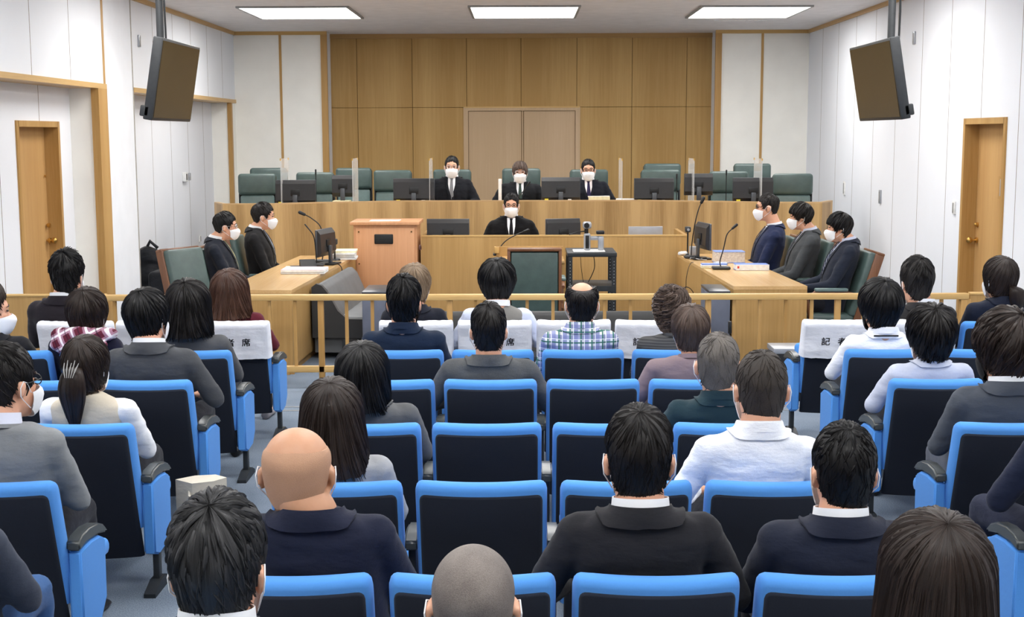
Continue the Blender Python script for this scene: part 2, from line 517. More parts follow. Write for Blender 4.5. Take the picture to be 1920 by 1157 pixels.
# left wall: upper panels over two recesses, and a full-height pier between them
struct('wall_left', G().box(-XW - .5, -XW, YB, 13.44, H1, CZ), wlu)
struct('wall_left_pier', G().box(-XW - .5, -XW, 13.44, 14.42, 0, CZ), M['white_paint'])
struct('wall_left_far', G().box(-XW - .5, -XW, 14.42, YC, H1, CZ), wlf)
g = G().box(-XN - .12, -XN, YB, 11.78, 0, H1).box(-XN - .12, -XN, 12.81, 13.2, 0, H1).box(-XN - .12, -XN, 11.78, 12.81, 2.1, H1)
struct('wall_left_recess', g, wln1)
struct('wall_left_recess_far', G().box(-XN - .12, -XN, 14.42, 19.3, 0, H1), wln)
struct('wall_left_return', G().box(-XN, -XW, 13.2, 13.44, 0, H1), M['cream'])
struct('wall_left_return_far', G().box(-XN, -XW, 19.25, YC, 0, H1), M['cream'])
struct('wall_right', G().box(XW, XW + .12, YB, 11.55, 0, CZ).box(XW, XW + .12, 12.58, YC, 0, CZ).box(XW, XW + .12, 11.55, 12.58, 2.1, CZ), wr)
struct('wall_rear', G().box(-4.6, 4.4, YB - .1, YB, 0, CZ), M['cream'])
# front: cream flanks, then a shallow recess with the panelled wall
for s, nm in ((-1, 'left'), (1, 'right')):
    xo, xi = (-4.6 if s < 0 else 4.25), s * 2.86
    struct('wall_front_' + nm, G().box(min(xo, xi), max(xo, xi), YC, YC + .1, 0, CZ), M['cream'])
    struct('wall_front_return_' + nm, G().box(xi - (.03 if s > 0 else -.0), xi + (.0 if s > 0 else .03), YC + .1, YP, 0, CZ), M['white_paint'])
    struct('trim_front_corner_' + nm, G().box(*sorted((s * 2.80, s * 2.89)), YC - .03, YC + .02, 0, CZ - .045), M['trim'])
    struct('trim_front_joint_' + nm, G().box(*sorted((s * 3.46, s * 3.495)), YC - .012, YC + .01, 0, CZ - .04), M['trim'])
    struct('trim_front_crown_' + nm, G().box(*sorted((s * 2.80, s * XW)), YC - .025, YC + .01, CZ - .05, CZ), M['trim_h'])
trimy = wood('pale oak long trim', (190, 152, 98), (208, 174, 120), .4, 1, 'Y')
struct('trim_crown_left', G().box(-XW - .01, -XW + .025, YB, YC, CZ - .05, CZ), trimy)
struct('trim_crown_right', G().box(XW - .025, XW + .01, YB, YC, CZ - .05, CZ), trimy)
struct('trim_recess_head_left', G().box(-XN, -XW + .015, YB, 13.46, H1 - .03, H1 + .02), trimy)
struct('trim_recess_head_far', G().box(-XN, -XW + .015, 14.42, YC, H1 - .03, H1 + .02), trimy)
struct('trim_recess_side_left', G().box(-XW - .06, -XW + .015, 13.18, 13.46, 0, H1 - .03), M['trim'])
struct('trim_recess_side_far', G().box(-XW - .05, -XW + .01, 19.23, 19.31, 0, H1 - .03), M['trim'])
struct('trim_pier_edge', G().box(-XW - .05, -XW + .006, 14.4, 14.42, 0, CZ - .05), pmat('grey wall joint', (170, 166, 158), .7))
struct('trim_joint_left', G().box(-XW - .01, -XW + .005, 13.40, 13.455, H1, CZ - .05), M['trim'])
# panelled wall with joints and the double door
g = G()
xs = [-2.95, -2.44, -1.62, -.81, .0, .83, 1.65, 2.46, 2.95]
g.box(-2.95, 2.95, YP + .02, YP + .1, 0, CZ)
struct('wall_panelled', g, M['joint'])
g = G()
for a, b in zip(xs, xs[1:]):
    g.box(a + .003, b - .003, YP, YP + .03, 2.383, CZ - .06, .002, 1)
    if not (a >= -.82 and b <= .84): g.box(a + .003, b - .003, YP, YP + .03, .0, 2.378, .002, 1)
struct('wall_panelled_boards', g, M['panel'])
struct('trim_panelled_head', G().box(-2.9, 2.9, YP - .03, YP + .02, CZ - .065, CZ), wood('oak head strip', (160, 124, 76), (176, 140, 90), .5, 1, 'X'))
door3 = struct('door_3', G().box(-.785, .003, YP + .012, YP + .05, .45, 2.325).box(.041, .805, YP + .012, YP + .05, .45, 2.325), M['doubledoor'])
g = G().box(-.86, -.79, YP - .02, YP + .04, .4, 2.385).box(.81, .88, YP - .02, YP + .04, .4, 2.385).box(-.79, .81, YP - .02, YP + .04, 2.33, 2.385)
g.build('door_frame', M['doubledoor'], door3, False)
G().box(.012, .032, YP - .004, YP + .03, .45, 2.33).build('meeting_stile', M['doubledoor'], door3, False)
for y in (.0,): G().box(-.85, .87, YP - .026, YP - .012, 2.372, 2.392).build('door_head_moulding', M['trim_h'], door3, False)


def side_door(name, s, xw, y0, y1, depth, window=False):
    xl = xw + s * depth
    d = struct(name, G().box(min(xl, xl + s * .04), max(xl, xl + s * .04), y0, y1, 0, 2.07), M['door'])
    fr = G()
    X0, X1 = sorted((xw - s * .015, xl + s * .02))
    fr.box(X0, X1, y0 - .045, y0 + .01, 0, 2.115).box(X0, X1, y1 - .01, y1 + .045, 0, 2.115).box(X0, X1, y0, y1, 2.06, 2.115)
    fr.build('door_frame', M['trim'], d, False)
    k = G().cyl((xl - s * .02, y1 - .075, .985), .026, .02, 16, 'X').tube([(xl, y1 - .075, .985), (xl - s * .06, y1 - .075, .985)], .01)
    k.ell((xl - s * .075, y1 - .075, .985), (.028, .03, .03))
    k.build('door_knob', M['brass'], d)
    G().cyl((xl - s * .02, y1 - .075, 1.13), .022, .02, 16, 'X').ell((xl - s * .02, y1 - .075, 1.13), (.016, .012, .018)).build('deadbolt', M['brass'], d)
    if window:
        G().box(xl - s * .03 if s > 0 else xl, xl if s > 0 else xl + .03, y0 + .08, y0 + .36, 1.40, 1.60).build('window_frame', M['trim'], d, False)
        a, b = sorted((xl - s * .032, xl - s * .026)); G().box(a, b, y0 + .12, y0 + .32, 1.425, 1.575).build('door_pane', M['silver'], d, False)
    else:
        G().cyl((xl - s * .01, y1 - .075, 1.60), .012, .012, 12, 'X').build('door_viewer', M['brass'], d)
    struct(name + '_backing', G().box(min(xl + s * .05, xl + s * .07), max(xl + s * .05, xl + s * .07), y0 - .1, y1 + .1, 0, 2.2), M['cream'])
    return d


side_door('door_1', -1, -XN, 11.79, 12.8, .12)
side_door('door_2', 1, XW, 11.56, 12.57, .12, True)


# ceiling lamps (five rows; the front row is the one in view)
def lamp(x, y, label, first=[None]):
    if first[0] is None:
        t = thing('ceiling_light', label, 'ceiling light', (x, y, CZ), 0, 'recessed square ceiling lights')
        g = G(); a, b = .625, .735
        g.box(-a - .03, -a, -b - .03, b + .03, -.022, .02).box(a, a + .03, -b - .03, b + .03, -.022, .02)
        g.box(-a, a, -b - .03, -b, -.022, .02).box(-a, a, b, b + .03, -.022, .02)
        g.build('lamp_frame', M['lampframe'], t, False)
        G().box(-a, a, -b, b, -.012, .01).build('diffuser', M['diffuser'], t, False)
        first[0] = t
        return t
    return dup(first[0], (x, y, CZ), 0, label)


lamp(-2.65, 16.5, 'bright square ceiling light above the left end of the bench')
lamp(.04, 16.5, 'bright square ceiling light above the middle of the bench')
lamp(2.75, 16.6, 'bright square ceiling light above the right end of the bench')
for yy in (12.9, 9.3, 5.7, 2.1):
    for xx in (-2.65, .04, 2.75):
        lamp(xx, yy, 'square ceiling light over the room, in front of the row above the bench')
v = tag(G().box(2.55, 3.25, 17.9, 17.93, CZ - .008, CZ + .01, 0).build('ceiling_slot', M['white'], None, False), 'thin white slot vent in the ceiling by the right light', 'vent'); center_origin(v)


# wall fittings
def plate(name, x, y0, y1, z0, z1, label, cat, mat, s, slot=True, group=None):
    t = thing(name, label, cat, (x, (y0 + y1) / 2, z0), 0, group); h = z1 - z0; d = (y1 - y0) / 2
    G().box(*sorted((0, -s * .018)), -d, d, 0, h, .004).build('plate', mat, t)
    if slot:
        G().box(*sorted((-s * .016, -s * .022)), -d * .45, d * .45, h * .12, h * .88).build('slot', M['lampframe'], t, False)


for (px, y0, y1, s, xw, lab) in ((1715, 59, 83, 1, XW, 'small grey slot plate high on the right wall by the screen'), (1584, 340, 366, 1, XW, 'narrow pale wall plate nearest the bench on the right wall'),
                                 (1651, 356, 381, 1, XW, 'dark slotted wall plate under the right screen'), (1790, 377, 402, 1, XW, 'white wall plate beside the right door'),
                                 (260, 66, 88, -1, -XW, 'small grey slot plate high on the left pier'), (374, 441, 454, -1, -XN, 'narrow pale wall plate low on the left recess wall')):
    d = ray(px, y1); p0 = Vector((0, 0, CAM_H)) + d * (xw / d.x); d = ray(px, y0); p1 = Vector((0, 0, CAM_H)) + d * (xw / d.x)
    plate('wall_plate', xw, p0.y - .035, p0.y + .035, p0.z, p1.z, lab, 'wall plate', M['silver'] if px in (1651, 1715, 260) else M['white'], s)
t = thing('wall_intercom', 'small grey intercom on the left recess wall', 'intercom', (-XN, 17.55, 1.38))
G().box(0, .05, -.09, .04, 0, .12, .008).build('intercom_case', M['white'], t)
G().box(.045, .07, .045, .11, .01, .11, .008).build('handset', M['silver'], t)
G().box(.05, .053, -.07, -.02, .02, .1).build('speaker_grille', M['dark'], t, False)


# hanging screens
def hang_screen(s, y0, y1, xt, xb, zt, zb, label):
    yc = (y0 + y1) / 2; t = thing('hanging_screen', label, 'screen', (s * xt, yc, zb))
    # local frame: u towards the room centre
    tilt = math.atan2(xb - xt, zt - zb); L = sqrt((xb - xt) ** 2 + (zt - zb) ** 2)
    Mx = Matrix.Translation((s * (xb - xt), 0, 0)) @ Matrix.Rotation(-s * tilt, 4, 'Y')
    hl = (y1 - y0) / 2
    a, b = (0, .07) if s > 0 else (-.07, 0)
    G().box(a, b, -hl, hl, 0, L, .008).xf(Mx).build('screen_case', M['dark'], t)
    a, b = (-.004, .003) if s > 0 else (-.003, .004)
    G().box(a, b, -hl + .02, hl - .02, .022, L - .02).xf(Mx).build('screen_panel', M['screen'], t, False)
    a, b = sorted((s * .07, s * .13)); G().box(a, b, -.14, .14, .22, .44, .01).xf(Mx).build('wall_bracket', M['black'], t)
    a, b = sorted((s * .03, s * .1)); G().box(a, b, -hl + .0, -hl + .05, .02, .1, .01).xf(Mx).build('socket_block', M['dark'], t)
    px = s * (.16); g = G().cyl((px, -.03, .32), .028, CZ - zb - .32, 16)
    g.build('ceiling_pole', M['dark'], t)
    G().tube([(px + .04, -.07, CZ - zb), (px + .05, -.07, .8), (px + .05, -.05, .4), (px - s * .0, 0, .12), (px - s * .02, .02, .1)], .008, 6).build('cable', M['black'], t)
    G().cyl((px, -.03, CZ - zb - .03), .07, .03, 20).build('ceiling_plate', M['dark'], t)


hang_screen(-1, 9.76, 10.89, 2.58, 2.68, 2.68, 2.087, 'dark screen hung from the ceiling by the left wall')
hang_screen(1, 9.58, 10.76, 2.6, 2.7, 2.65, 2.075, 'dark screen hung from the ceiling by the right wall')

# steps to the bench platform along the side walls, platform
for s, nm in ((-1, 'left'), (1, 'right')):
    xo = -XN if s < 0 else XW
    for i, (y, z) in enumerate(((15.15, .15), (16.2, .3))):
        a, b = sorted((xo, s * 3.68)); y1 = 16.2 if i == 0 else 20
        struct('floor_step_%s' % nm if i == 0 else 'floor_landing_%s' % nm, G().box(a, b, y, y1, 0, z), M['desk'])
        struct('floor_step_carpet_%s' % nm if i == 0 else 'floor_landing_carpet_%s' % nm, G().box(a, b, y + .005, y1, z, z + .006), M['carpet'])
    a, b = sorted((xo, xo - s * .02)); struct('baseboard_' + nm, G().prism([(16.2, .30), (19.25, .30), (19.25, .46), (16.2, .40)], b - a, 'X', a), trimy)
struct('floor_platform', G().box(-3.66, 3.66, 16.05, YP, .006, .45), M['desk'])
struct('floor_platform_carpet', G().box(-3.66, 3.66, 16.05, YP, .45, .456), M['carpet'])

# ------------------------------------------------------------------ bench and desks
BP = [(-3.62, 15.72), (-3.44, 15.36), (-2.85, 15.38), (-2.35, 15.64), (-1.42, 15.93), (1.42, 15.93), (2.35, 15.64), (2.85, 15.4), (3.46, 15.38), (3.66, 15.73)]


def poly_strip(pts, th, z0, z1, inward=1):
    """upright board following a plan polyline"""
    g = G(); n = len(pts); off = []
    for i, (x, y) in enumerate(pts):
        a = Vector(pts[max(i - 1, 0)]); b = Vector(pts[min(i + 1, n - 1)]); d = (b - a).normalized(); nn = Vector((-d.y, d.x)) * inward
        off.append((x + nn.x * th, y + nn.y * th))
    vs = [(x, y, z) for z in (z0, z1) for x, y in pts] + [(x, y, z) for z in (z0, z1) for x, y in off]
    fs = []
    for i in range(n - 1):
        fs += [(i, i + 1, n + i + 1, n + i), (2 * n + i, 3 * n + i, 3 * n + i + 1, 2 * n + i + 1), (n + i, n + i + 1, 3 * n + i + 1, 3 * n + i), (i, 2 * n + i, 2 * n + i + 1, i + 1)]
    fs += [(0, n, 3 * n, 2 * n), (n - 1, 3 * n - 1, 4 * n - 1, 2 * n - 1)]
    return g.add(vs, fs)


bench = thing('judges_bench', 'long raised oak bench in front of the panelled wall', 'bench', (0, 15.9, 0))
T = Matrix.Translation((0, -15.9, 0))
poly_strip(BP, .05, .02, 1.185).xf(T).build('front_panel', M['bench'], bench, False)
poly_strip(BP, .055, 1.185, 1.2).xf(T).build('edge_strip', wood('oak edge strip', (188, 152, 104), (204, 170, 124), .35, 1, 'X'), bench, False)
poly_strip([(-3.64, 15.71)] + [(x, y - .015) for x, y in BP[1:-1]] + [(3.68, 15.72)], .02, 0, .09).xf(T).build('plinth', M['joint'], bench, False)
tp = [(x * .985, y + .05) for x, y in BP[1:-1]]
g = G().prism(tp + [(x, y + .62) for x, y in reversed(tp)], .035, 'Z', 1.08).xf(T); g.build('desk_top', M['top'], bench, False)

# clerk's desk
t = thing('clerk_desk', 'long oak desk with a tall front before the bench', 'desk', (.32, 14.25, 0))
G().box(-1.39, 1.46, 0, .04, .0, .895).build('front_panel', M['desk'], t, False)
G().box(-1.39, 1.46, -.004, .044, .895, .91).build('edge_strip', M['trim_h'], t, False)
G().box(-1.39, -1.35, .04, .95, 0, .91).build('side_panel', M['desk'], t, False)
G().box(1.42, 1.46, .04, .95, 0, .91).build('side_panel', M['desk'], t, False)
G().box(-1.35, 1.42, .04, .62, .70, .735).build('desk_top', M['top'], t, False)

# pinkish cabinet
t = thing('equipment_cabinet', 'pinkish wooden cabinet left of the clerk desk', 'cabinet', (-1.445, 14.12, 0))
G().box(-.335, .335, 0, .55, .0, 1.03).build('cabinet_body', M['rose'], t, False)
G().box(-.37, .365, -.03, .58, 1.03, 1.065, .004).build('cabinet_top', M['rose'], t)
G().box(-.31, .31, -.01, .002, .03, 1.0, .003).build('front_panel', M['rose'], t)
g = G().box(-.115, .085, -.02, .0, .83, .935, .014)
v = g.build('vent_grille', M['black'], t)
gg = G()
for i in range(6): gg.box(-.10, .07, -.024, -.018, .845 + i * .014, .851 + i * .014)
gg.build('slat', M['dark'], v, False)
for x in (-.28, .28):
    for z in (.3, .62, .96): G().cyl((x, -.016, z), .009, .008, 10, 'Y').build('screw', M['joint'], t)
s_ = tag(G().box(-.17, .15, -.1, .12, 0, .004).build('paper_sheet', M['paper'], None, False, (-1.45, 14.3, 1.066)), 'white paper sheet lying on the pinkish cabinet', 'paper')


# attorneys' desks
def party_desk(s, near_in, near_out, far_in, far_out, label):
    cx, cy = (near_in[0] + far_out[0]) / 2, near_in[1]
    t = thing('party_desk', label, 'desk', (cx, cy, 0), 0, 'oak desks facing each other across the well')
    q = [near_in, near_out, far_out, far_in]
    q = [(x - cx, y - cy) for x, y in q]
    top = [(q[0][0], q[0][1]), (q[1][0], q[1][1]), (q[2][0], q[2][1]), (q[3][0], q[3][1])]
    G().prism(top, .03, 'Z', .68).build('desk_top', M['top'], t, False)
    a, b, c, d = [Vector(p) for p in q]
    def board(p, r, th, z0, z1, name, ins=.0):
        dd = (r - p).normalized(); nn = Vector((-dd.y, dd.x))
        cen = (a + b + c + d) / 4
        if nn.dot(cen - p) < 0: nn = -nn
        P = [p + nn * ins, r + nn * ins, r + nn * (ins + th), p + nn * (ins + th)]
        G().prism([(v.x, v.y) for v in P], z1 - z0, 'Z', z0).build(name, M['desk'], t, False)
    board(d, a, .035, .07, .68, 'modesty_panel', .002); board(a, b, .035, .07, .68, 'end_panel', .002); board(c, d, .035, .07, .68, 'end_panel', .002)
    board(d, a, .03, 0, .07, 'plinth', .03); board(a, b, .03, 0, .07, 'plinth', .03)
    return t


party_desk(-1, (-1.90, 10.92), (-2.49, 10.95), (-1.76, 14.1), (-2.35, 14.1), 'oak desk on the left with stacks of paper')
party_desk(1, (1.78, 11.14), (2.40, 11.14), (1.66, 14.2), (2.25, 14.2), 'oak desk on the right with blue topped binders')

# witness table
t = thing('witness_table', 'small oak witness table behind the green chair', 'table', (.10, 13.25, 0))
G().box(-.33, .33, 0, .52, .70, .73, .004).build('table_top', M['top'], t)
G().box(-.33, -.29, .02, .5, 0, .70).build('side_panel', M['desk'], t, False); G().box(.29, .33, .02, .5, 0, .70).build('side_panel', M['desk'], t, False)
G().box(-.36, .33, .5, .54, 0, .83).build('back_panel', M['desk'], t, False)
G().box(-.38, -.33, .48, .53, .76, .83, .003).build('corner_block', M['trim_h'], t)

# rail with balusters
RY = 10.3; RX = -1.565
rail = thing('railing', 'low oak railing with balusters across the room', 'railing', (0, RY, 0))
xL, xR = -3.245, 3.465
G().box(xL, xR, -.035, .035, .703, .748, .005).build('top_rail', M['trim_h'], rail)
G().box(xL, xR, -.022, .022, .135, .185, .004).build('bottom_rail', M['trim_h'], rail)
for k in range(-1, 6):
    x = RX + 1.0055 * k
    G().box(x - .022, x + .022, -.022, .022, 0, .703, .003).build('post', M['trim'], rail)
G().box(xR - .06, xR - .003, -.03, .03, 0, .703, .003).build('post', M['trim'], rail)
for k in range(-9, 26):
    if k % 5 == 0: continue
    x = RX + .2011 * k
    if not xL + .03 < x < xR - .08: continue
    G().box(x - .0125, x + .0125, -.0125, .0125, .185, .703).build('baluster', M['trim'], rail, False)
x = at_y(1367.5, 610, RY).x
G().box(x - .012, x + .012, -.05, -.012, .44, .535, .004).build('gate_latch', M['black'], rail)
for s, nm, x0, x1 in ((-1, 'left', -4.42, xL), (1, 'right', xR + .02, XW)):
    t = thing('barrier_panel', 'solid oak barrier panel between the railing and the %s wall' % nm, 'panel', ((x0 + x1) / 2, RY + .03, 0))
    h = (x1 - x0) / 2; G().box(-h, h, -.02, .02, 0, .735).build('board', M['desk'], t, False)
    G().box(-h, h, -.027, .027, .735, .752, .003).build('cap_strip', M['trim_h'], t)


e = at_z(545, 764, 0)
struct('trim_floor_strip', G().box(-3.3, 3.5, e.y - .0, e.y + .022, 0, .004), M['silver'])
struct('trim_floor_strip_rear', G().box(-3.3, 3.5, e.y - .13, e.y - .11, 0, .003), M['lampframe'])
t = thing('equipment_box', 'low dark box with a silver lid before the railing on the right', 'box', (2.07, 9.78, 0))
G().box(-.19, .19, 0, .26, 0, .36, .004).build('box_body', M['black'], t)
G().box(-.2, .2, -.01, .27, .36, .40, .004).build('box_lid', M['silver'], t)

# grey vinyl benches in the well
def sofa(label, loc, rot, L, backz, tall_ends=False):
    t = thing('vinyl_bench', label, 'bench', loc, rot, 'grey vinyl benches in the well')
    # local: length along x, back at y=0, seat to +y
    side = not tall_ends
    pr = [(0, .06), (.0, backz - .03), (.03, backz), (.07, backz + .0), (.12, backz - .05), (.19, .46), (.24, .36), (.24, .06)]
    G().prism(pr, L - .06, 'X', -L / 2).build('backrest', M['sofa'] if tall_ends else M['sofadark'], t, 50)
    for s in ((1,) if tall_ends else (-1, 1)):
        a, b = sorted((s * L / 2, s * (L / 2 - .06)))
        pr2 = [(-.01, .2), (-.01, backz - .02), (.03, backz + .01), (.08, backz - .005), (.14, backz - .08), (.22, .44), (.30, .37), (.6, .365), (.61, .2)]
        G().prism(pr2, .06, 'X', a).build('end_panel', M['sofadark'], t, 30)
    G().box(-L / 2 + .06, L / 2 - .06, .14, .62, .25, .38, .03, 3).build('seat', M['sofa'], t)
    G().box(-L / 2 + .02, L / 2 - .02, .03, .6, .19, .25).build('seat_base', M['black'], t, False)
    for sx in (-1, 1):
        for y in (.06, .56): G().cyl((sx * (L / 2 - .06), y, 0), .014, .19, 10).build('leg', M['chrome'], t)


sofa('grey vinyl bench along the inner side of the left desk', (-1.80, 12.45, 0), -pi / 2 - .05, 1.6, .67, True)
sofa('long charcoal vinyl bench behind the middle of the railing', (.235, 10.75, 0), 0, 2.56, .545)
for x, lab in ((-1.22, 'slate grey side unit at the left end of the long bench'), (1.66, 'slate grey side unit at the right end of the long bench')):
    t = thing('side_unit', lab, 'cabinet', (x, 11.1, 0)); a = .12 if x < 0 else .09
    G().box(-a, a, 0, .5, .04, .655, .01).build('unit_body', M['sofablue'], t); G().box(-a, a, -.01, .51, .655, .675, .005).build('unit_top', M['monedge'], t)
    G().box(-a + .02, a - .02, .02, .48, 0, .04).build('plinth', M['black'], t, False)


# ------------------------------------------------------------------ office chairs of green leather
def court_chair(label, loc, rot, w=.50, top=1.06, seat=.43, wood_frame=True, split=True, group='green leather court chairs', tilt=.16, rear_view=False):
    """faces local +y"""
    t = thing('leather_chair', label, 'chair', loc, rot, group)
    h = w / 2; L = top - seat + .02
    Mx = Matrix.Translation((0, -.22, seat - .02)) @ Matrix.Rotation(tilt, 4, 'X')
    if split:
        a = L * .60
        G().box(-h + .03, h - .03, .0, .085, .0, a, .03, 3).xf(Mx).build('backrest', M['leather2'], t)
        G().box(-h + .005, h - .005, -.005, .11, a - .0, L, .04, 4).xf(Mx).build('headrest', M['leather'], t)
    else:
        G().box(-h + .015, h - .015, .0, .085, -.02, L, .03, 3).xf(Mx).build('backrest', M['leather'], t)
    fm = M['chairwood'] if wood_frame else M['dark']
    zb = -.17 if rear_view else -.04
    if rear_view:
        G().box(-h + .035, h - .035, -.045, -.01, zb + .05, L - .02, .012, 2).xf(Mx).build('rear_cushion', M['leather'], t)
    g = G()
    if split:
        for s in (-1, 1):
            a, b = sorted((s * (h - .004), s * (h - .026))); g.box(a, b, -.045, .02, zb, L - .03, .01)
        g.box(-h + .01, h - .01, -.045, -.012, zb, L - .03, .012)
    else:
        for s in (-1, 1):
            a, b = sorted((s * h, s * (h - .03))); g.box(a, b, -.05, .03, zb, L + .0, .01)
        g.box(-h, h, -.05, .02, L - .01, L + .02, .01).box(-h, h, -.05, .0, zb - .02, zb + .02, .01)
    g.xf(Mx).build('back_frame', fm, t)
    G().box(-h + .02, h - .02, -.2, .27, seat - .09, seat, .035, 3).build('seat', M['leather'], t)
    for s in (-1, 1):
        x = s * (h + .015)
        ar = G().tube([(x, -.22, seat + .16), (x, -.05, seat + .21), (x, .16, seat + .20), (x, .235, seat + .14), (x, .2, seat - .05), (x, .1, seat - .09)], .018, 8).build('armrest', M['chairwood'] if wood_frame else M['dark'], t)
        G().box(x - .03, x + .03, -.12, .17, seat + .205, seat + .235, .012).build('arm_pad', M['leather2'], ar)
    G().cyl((0, 0, .08), .03, seat - .16, 14).build('pedestal', M['black'], t)
    g = G()
    for k in range(5):
        a = 2 * pi * k / 5 + .3; g.tube([(0, 0, .1), (.27 * cos(a), .27 * sin(a), .055)], [.025, .016], 8)
    b = g.build('base', M['black'], t)
    for k in range(5):
        a = 2 * pi * k / 5 + .3; G().cyl((.27 * cos(a) - .0, .27 * sin(a), .0), .022, .045, 10).build('caster', M['black'], b)
    return t


# behind the bench, on the platform (z .456)
ZP = .456
proto = None
bench_chairs = [(476.5, 16.15, 1.52, .47, 'green leather chair at the far left end of the bench', 0), (499.5, 17.4, 1.56, .50, 'green leather chair standing behind the leftmost bench chair', 0),
                (584, 16.35, 1.53, .48, 'green leather chair behind the left monitor with a microphone before it', 0), (658, 17.3, 1.56, .48, 'green leather chair behind the clear screen at bench left', 0),
                (732, 16.7, 1.545, .49, 'empty green leather chair left of the first judge', 0),
                (845.5, 16.75, 1.55, .49, 'green leather chair of the judge in glasses on the left', 1), (977.5, 16.8, 1.56, .50, 'green leather chair of the middle judge', 1), (1106.5, 16.75, 1.545, .495, 'green leather chair of the right hand judge', 1),
                (1243, 16.6, 1.545, .50, 'empty green leather chair right of the judges', 0), (1246, 17.5, 1.60, .50, 'green leather chair tucked behind the one right of the judges', 0),
                (1373, 16.3, 1.53, .49, 'green leather chair left of the rightmost monitor', 0), (1414, 17.4, 1.60, .495, 'green leather chair standing behind the rightmost monitor', 0), (1492, 15.95, 1.51, .49, 'green leather chair at the far right end of the bench', 0)]
for px, Y, zt, w, lab, who in bench_chairs:
    x = at_y(px, 330, Y).x
    court_chair(lab, (x, Y + .1, ZP), pi + (.12 if x < -3 else (-.12 if x > 3 else 0)), w, zt - ZP - .012, .42, False, True, 'green chairs behind the bench', .05)
# witness chair seen from behind, attorneys' chairs
court_chair('green leather witness chair with wood frame, seen from behind', (at_y(1002, 500, 12.3).x, 12.45, 0), 0, .50, .93, .42, True, False, None, .06, True)
court_chair('empty green leather chair with wooden arms at left desk', (-2.70, 11.5, 0), -pi / 2 - .55, .46, 1.0, .40, True, False, 'green chairs at the party desks', .25)
court_chair('green leather chair under the man nearest on the left', (-2.64, 12.25, 0), -pi / 2, .48, .95, .41, True, False, 'green chairs at the party desks', .2)
court_chair('green leather chair under the farther man on the left', (-2.52, 13.1, 0), -pi / 2, .48, 1.0, .41, True, False, 'green chairs at the party desks', .2)
court_chair('green leather chair under the farthest man on the right', (2.44, 13.45, 0), pi / 2, .48, .95, .41, True, False, 'green chairs at the party desks', .2)
court_chair('green leather chair under the middle man on the right', (2.58, 12.65, 0), pi / 2, .48, .98, .41, True, False, 'green chairs at the party desks', .25)
court_chair('green leather chair under the nearest man on the right', (2.72, 11.8, 0), pi / 2, .48, .96, .41, True, False, 'green chairs at the party desks', .3)


# ------------------------------------------------------------------ monitors, microphones, screens, papers
def monitor(label, loc, w, h, z_screen, rot=0.0, stand=True, sticky=False, group='monitors on the desks', mat=None):
    """back side towards local -y"""
    t = thing('monitor', label, 'monitor', loc, rot, group)
    G().box(-w / 2, w / 2, -.0, .022, z_screen, z_screen + h, .006).build('bezel', M['monedge'], t)
    G().prism([(-.0, z_screen + h - .004), (-.032, z_screen + h - .045), (-.042, z_screen + .05), (-.01, z_screen + .004), (0, z_screen + .004)], w - .01, 'X', -w / 2 + .005).build('rear_cover', mat or M['mon'], t, 30)
    G().box(-w / 2 + .012, w / 2 - .012, .0215, .0235, z_screen + .012, z_screen + h - .012).build('screen', M['black'], t, False)
    G().box(-.055, .055, -.046, -.036, z_screen + h * .35, z_screen + h * .62, .004).build('mount_plate', M['black'], t)
    G().box(-.028, .028, -.07, -.043, .015, z_screen + h * .4, .006).build('stand_neck', M['monedge'], t)
    G().box(-.11, .11, -.13, .06, 0, .016, .005).build('stand_base', M['black'], t)
    if sticky:
        G().box(-w / 2 + .04, -w / 2 + .085, -.05, -.046, z_screen + .0, z_screen + .035).build('sticky_note', M['yellow'], t, False)
        G().box(w * .18, w * .27, -.05, -.043, z_screen + .0, z_screen + .03, .004).build('plug', M['white'], t)
    return t


ZD = 1.117      # bench desk top
for px0, px1, py, Y, lab in ((516, 592, 337.5, 15.75, 'wide black monitor at the left end of the bench'), (737, 815, 334.5, 16.15, 'black monitor to the left of the first judge'),
                             (1015, 1088, 332.5, 16.2, 'black monitor between the middle and right judges'), (1189, 1264, 334, 16.1, 'black monitor right of the third judge'),
                             (1374, 1450, 333, 15.8, 'wide black monitor at the right end of the bench')):
    a, b = at_y(px0, py, Y), at_y(px1, py, Y); w = b.x - a.x; zt = (a.z + b.z) / 2; h = .29
    monitor(lab, ((a.x + b.x) / 2, Y, ZD), w, h, zt - h - ZD, 0, True, True, 'wide monitors on the bench')
for px0, px1, py, Y, lab, wh in ((622, 664, 328.5, 16.02, 'small square monitor behind the clear screen at bench left', 0), (1283, 1337, 325.5, 16.05, 'square monitor behind the clear screen at bench right', 1)):
    a, b = at_y(px0, py, Y), at_y(px1, py, Y); w = b.x - a.x; h = .26
    monitor(lab, ((a.x + b.x) / 2, Y, ZD), w, h, a.z - h - ZD, 0, True, False, None)
ZC = .737
for px0, px1, py, Y, lab, r in ((800, 880, 410.5, 14.45, 'black monitor on the clerk desk left of the clerk', 0), (1023, 1088, 410, 14.45, 'black monitor on the clerk desk right of the clerk', .25)):
    a, b = at_y(px0, py, Y), at_y(px1, py, Y); w = (b.x - a.x) / cos(r); h = .28
    monitor(lab, ((a.x + b.x) / 2, Y, ZC), w, h, a.z - h - ZC, r, True, False, None)
a, b = at_y(1178, 424, 14.5), at_y(1242, 424, 14.5)
t = thing('laptop', 'open silver laptop on the right of the clerk desk', 'laptop', ((a.x + b.x) / 2, 14.5, ZC)); w = (b.x - a.x) / 2
G().box(-w, w, -.26, 0, 0, .015, .005).xf(Matrix.Rotation(pi, 4, 'Z')).build('keyboard_base', M['silver'], t)
G().box(-w, w, -.012, -.002, .012, a.z - ZC, .004).xf(Matrix.Rotation(.1, 4, 'X')).build('lid', M['silver'], t)


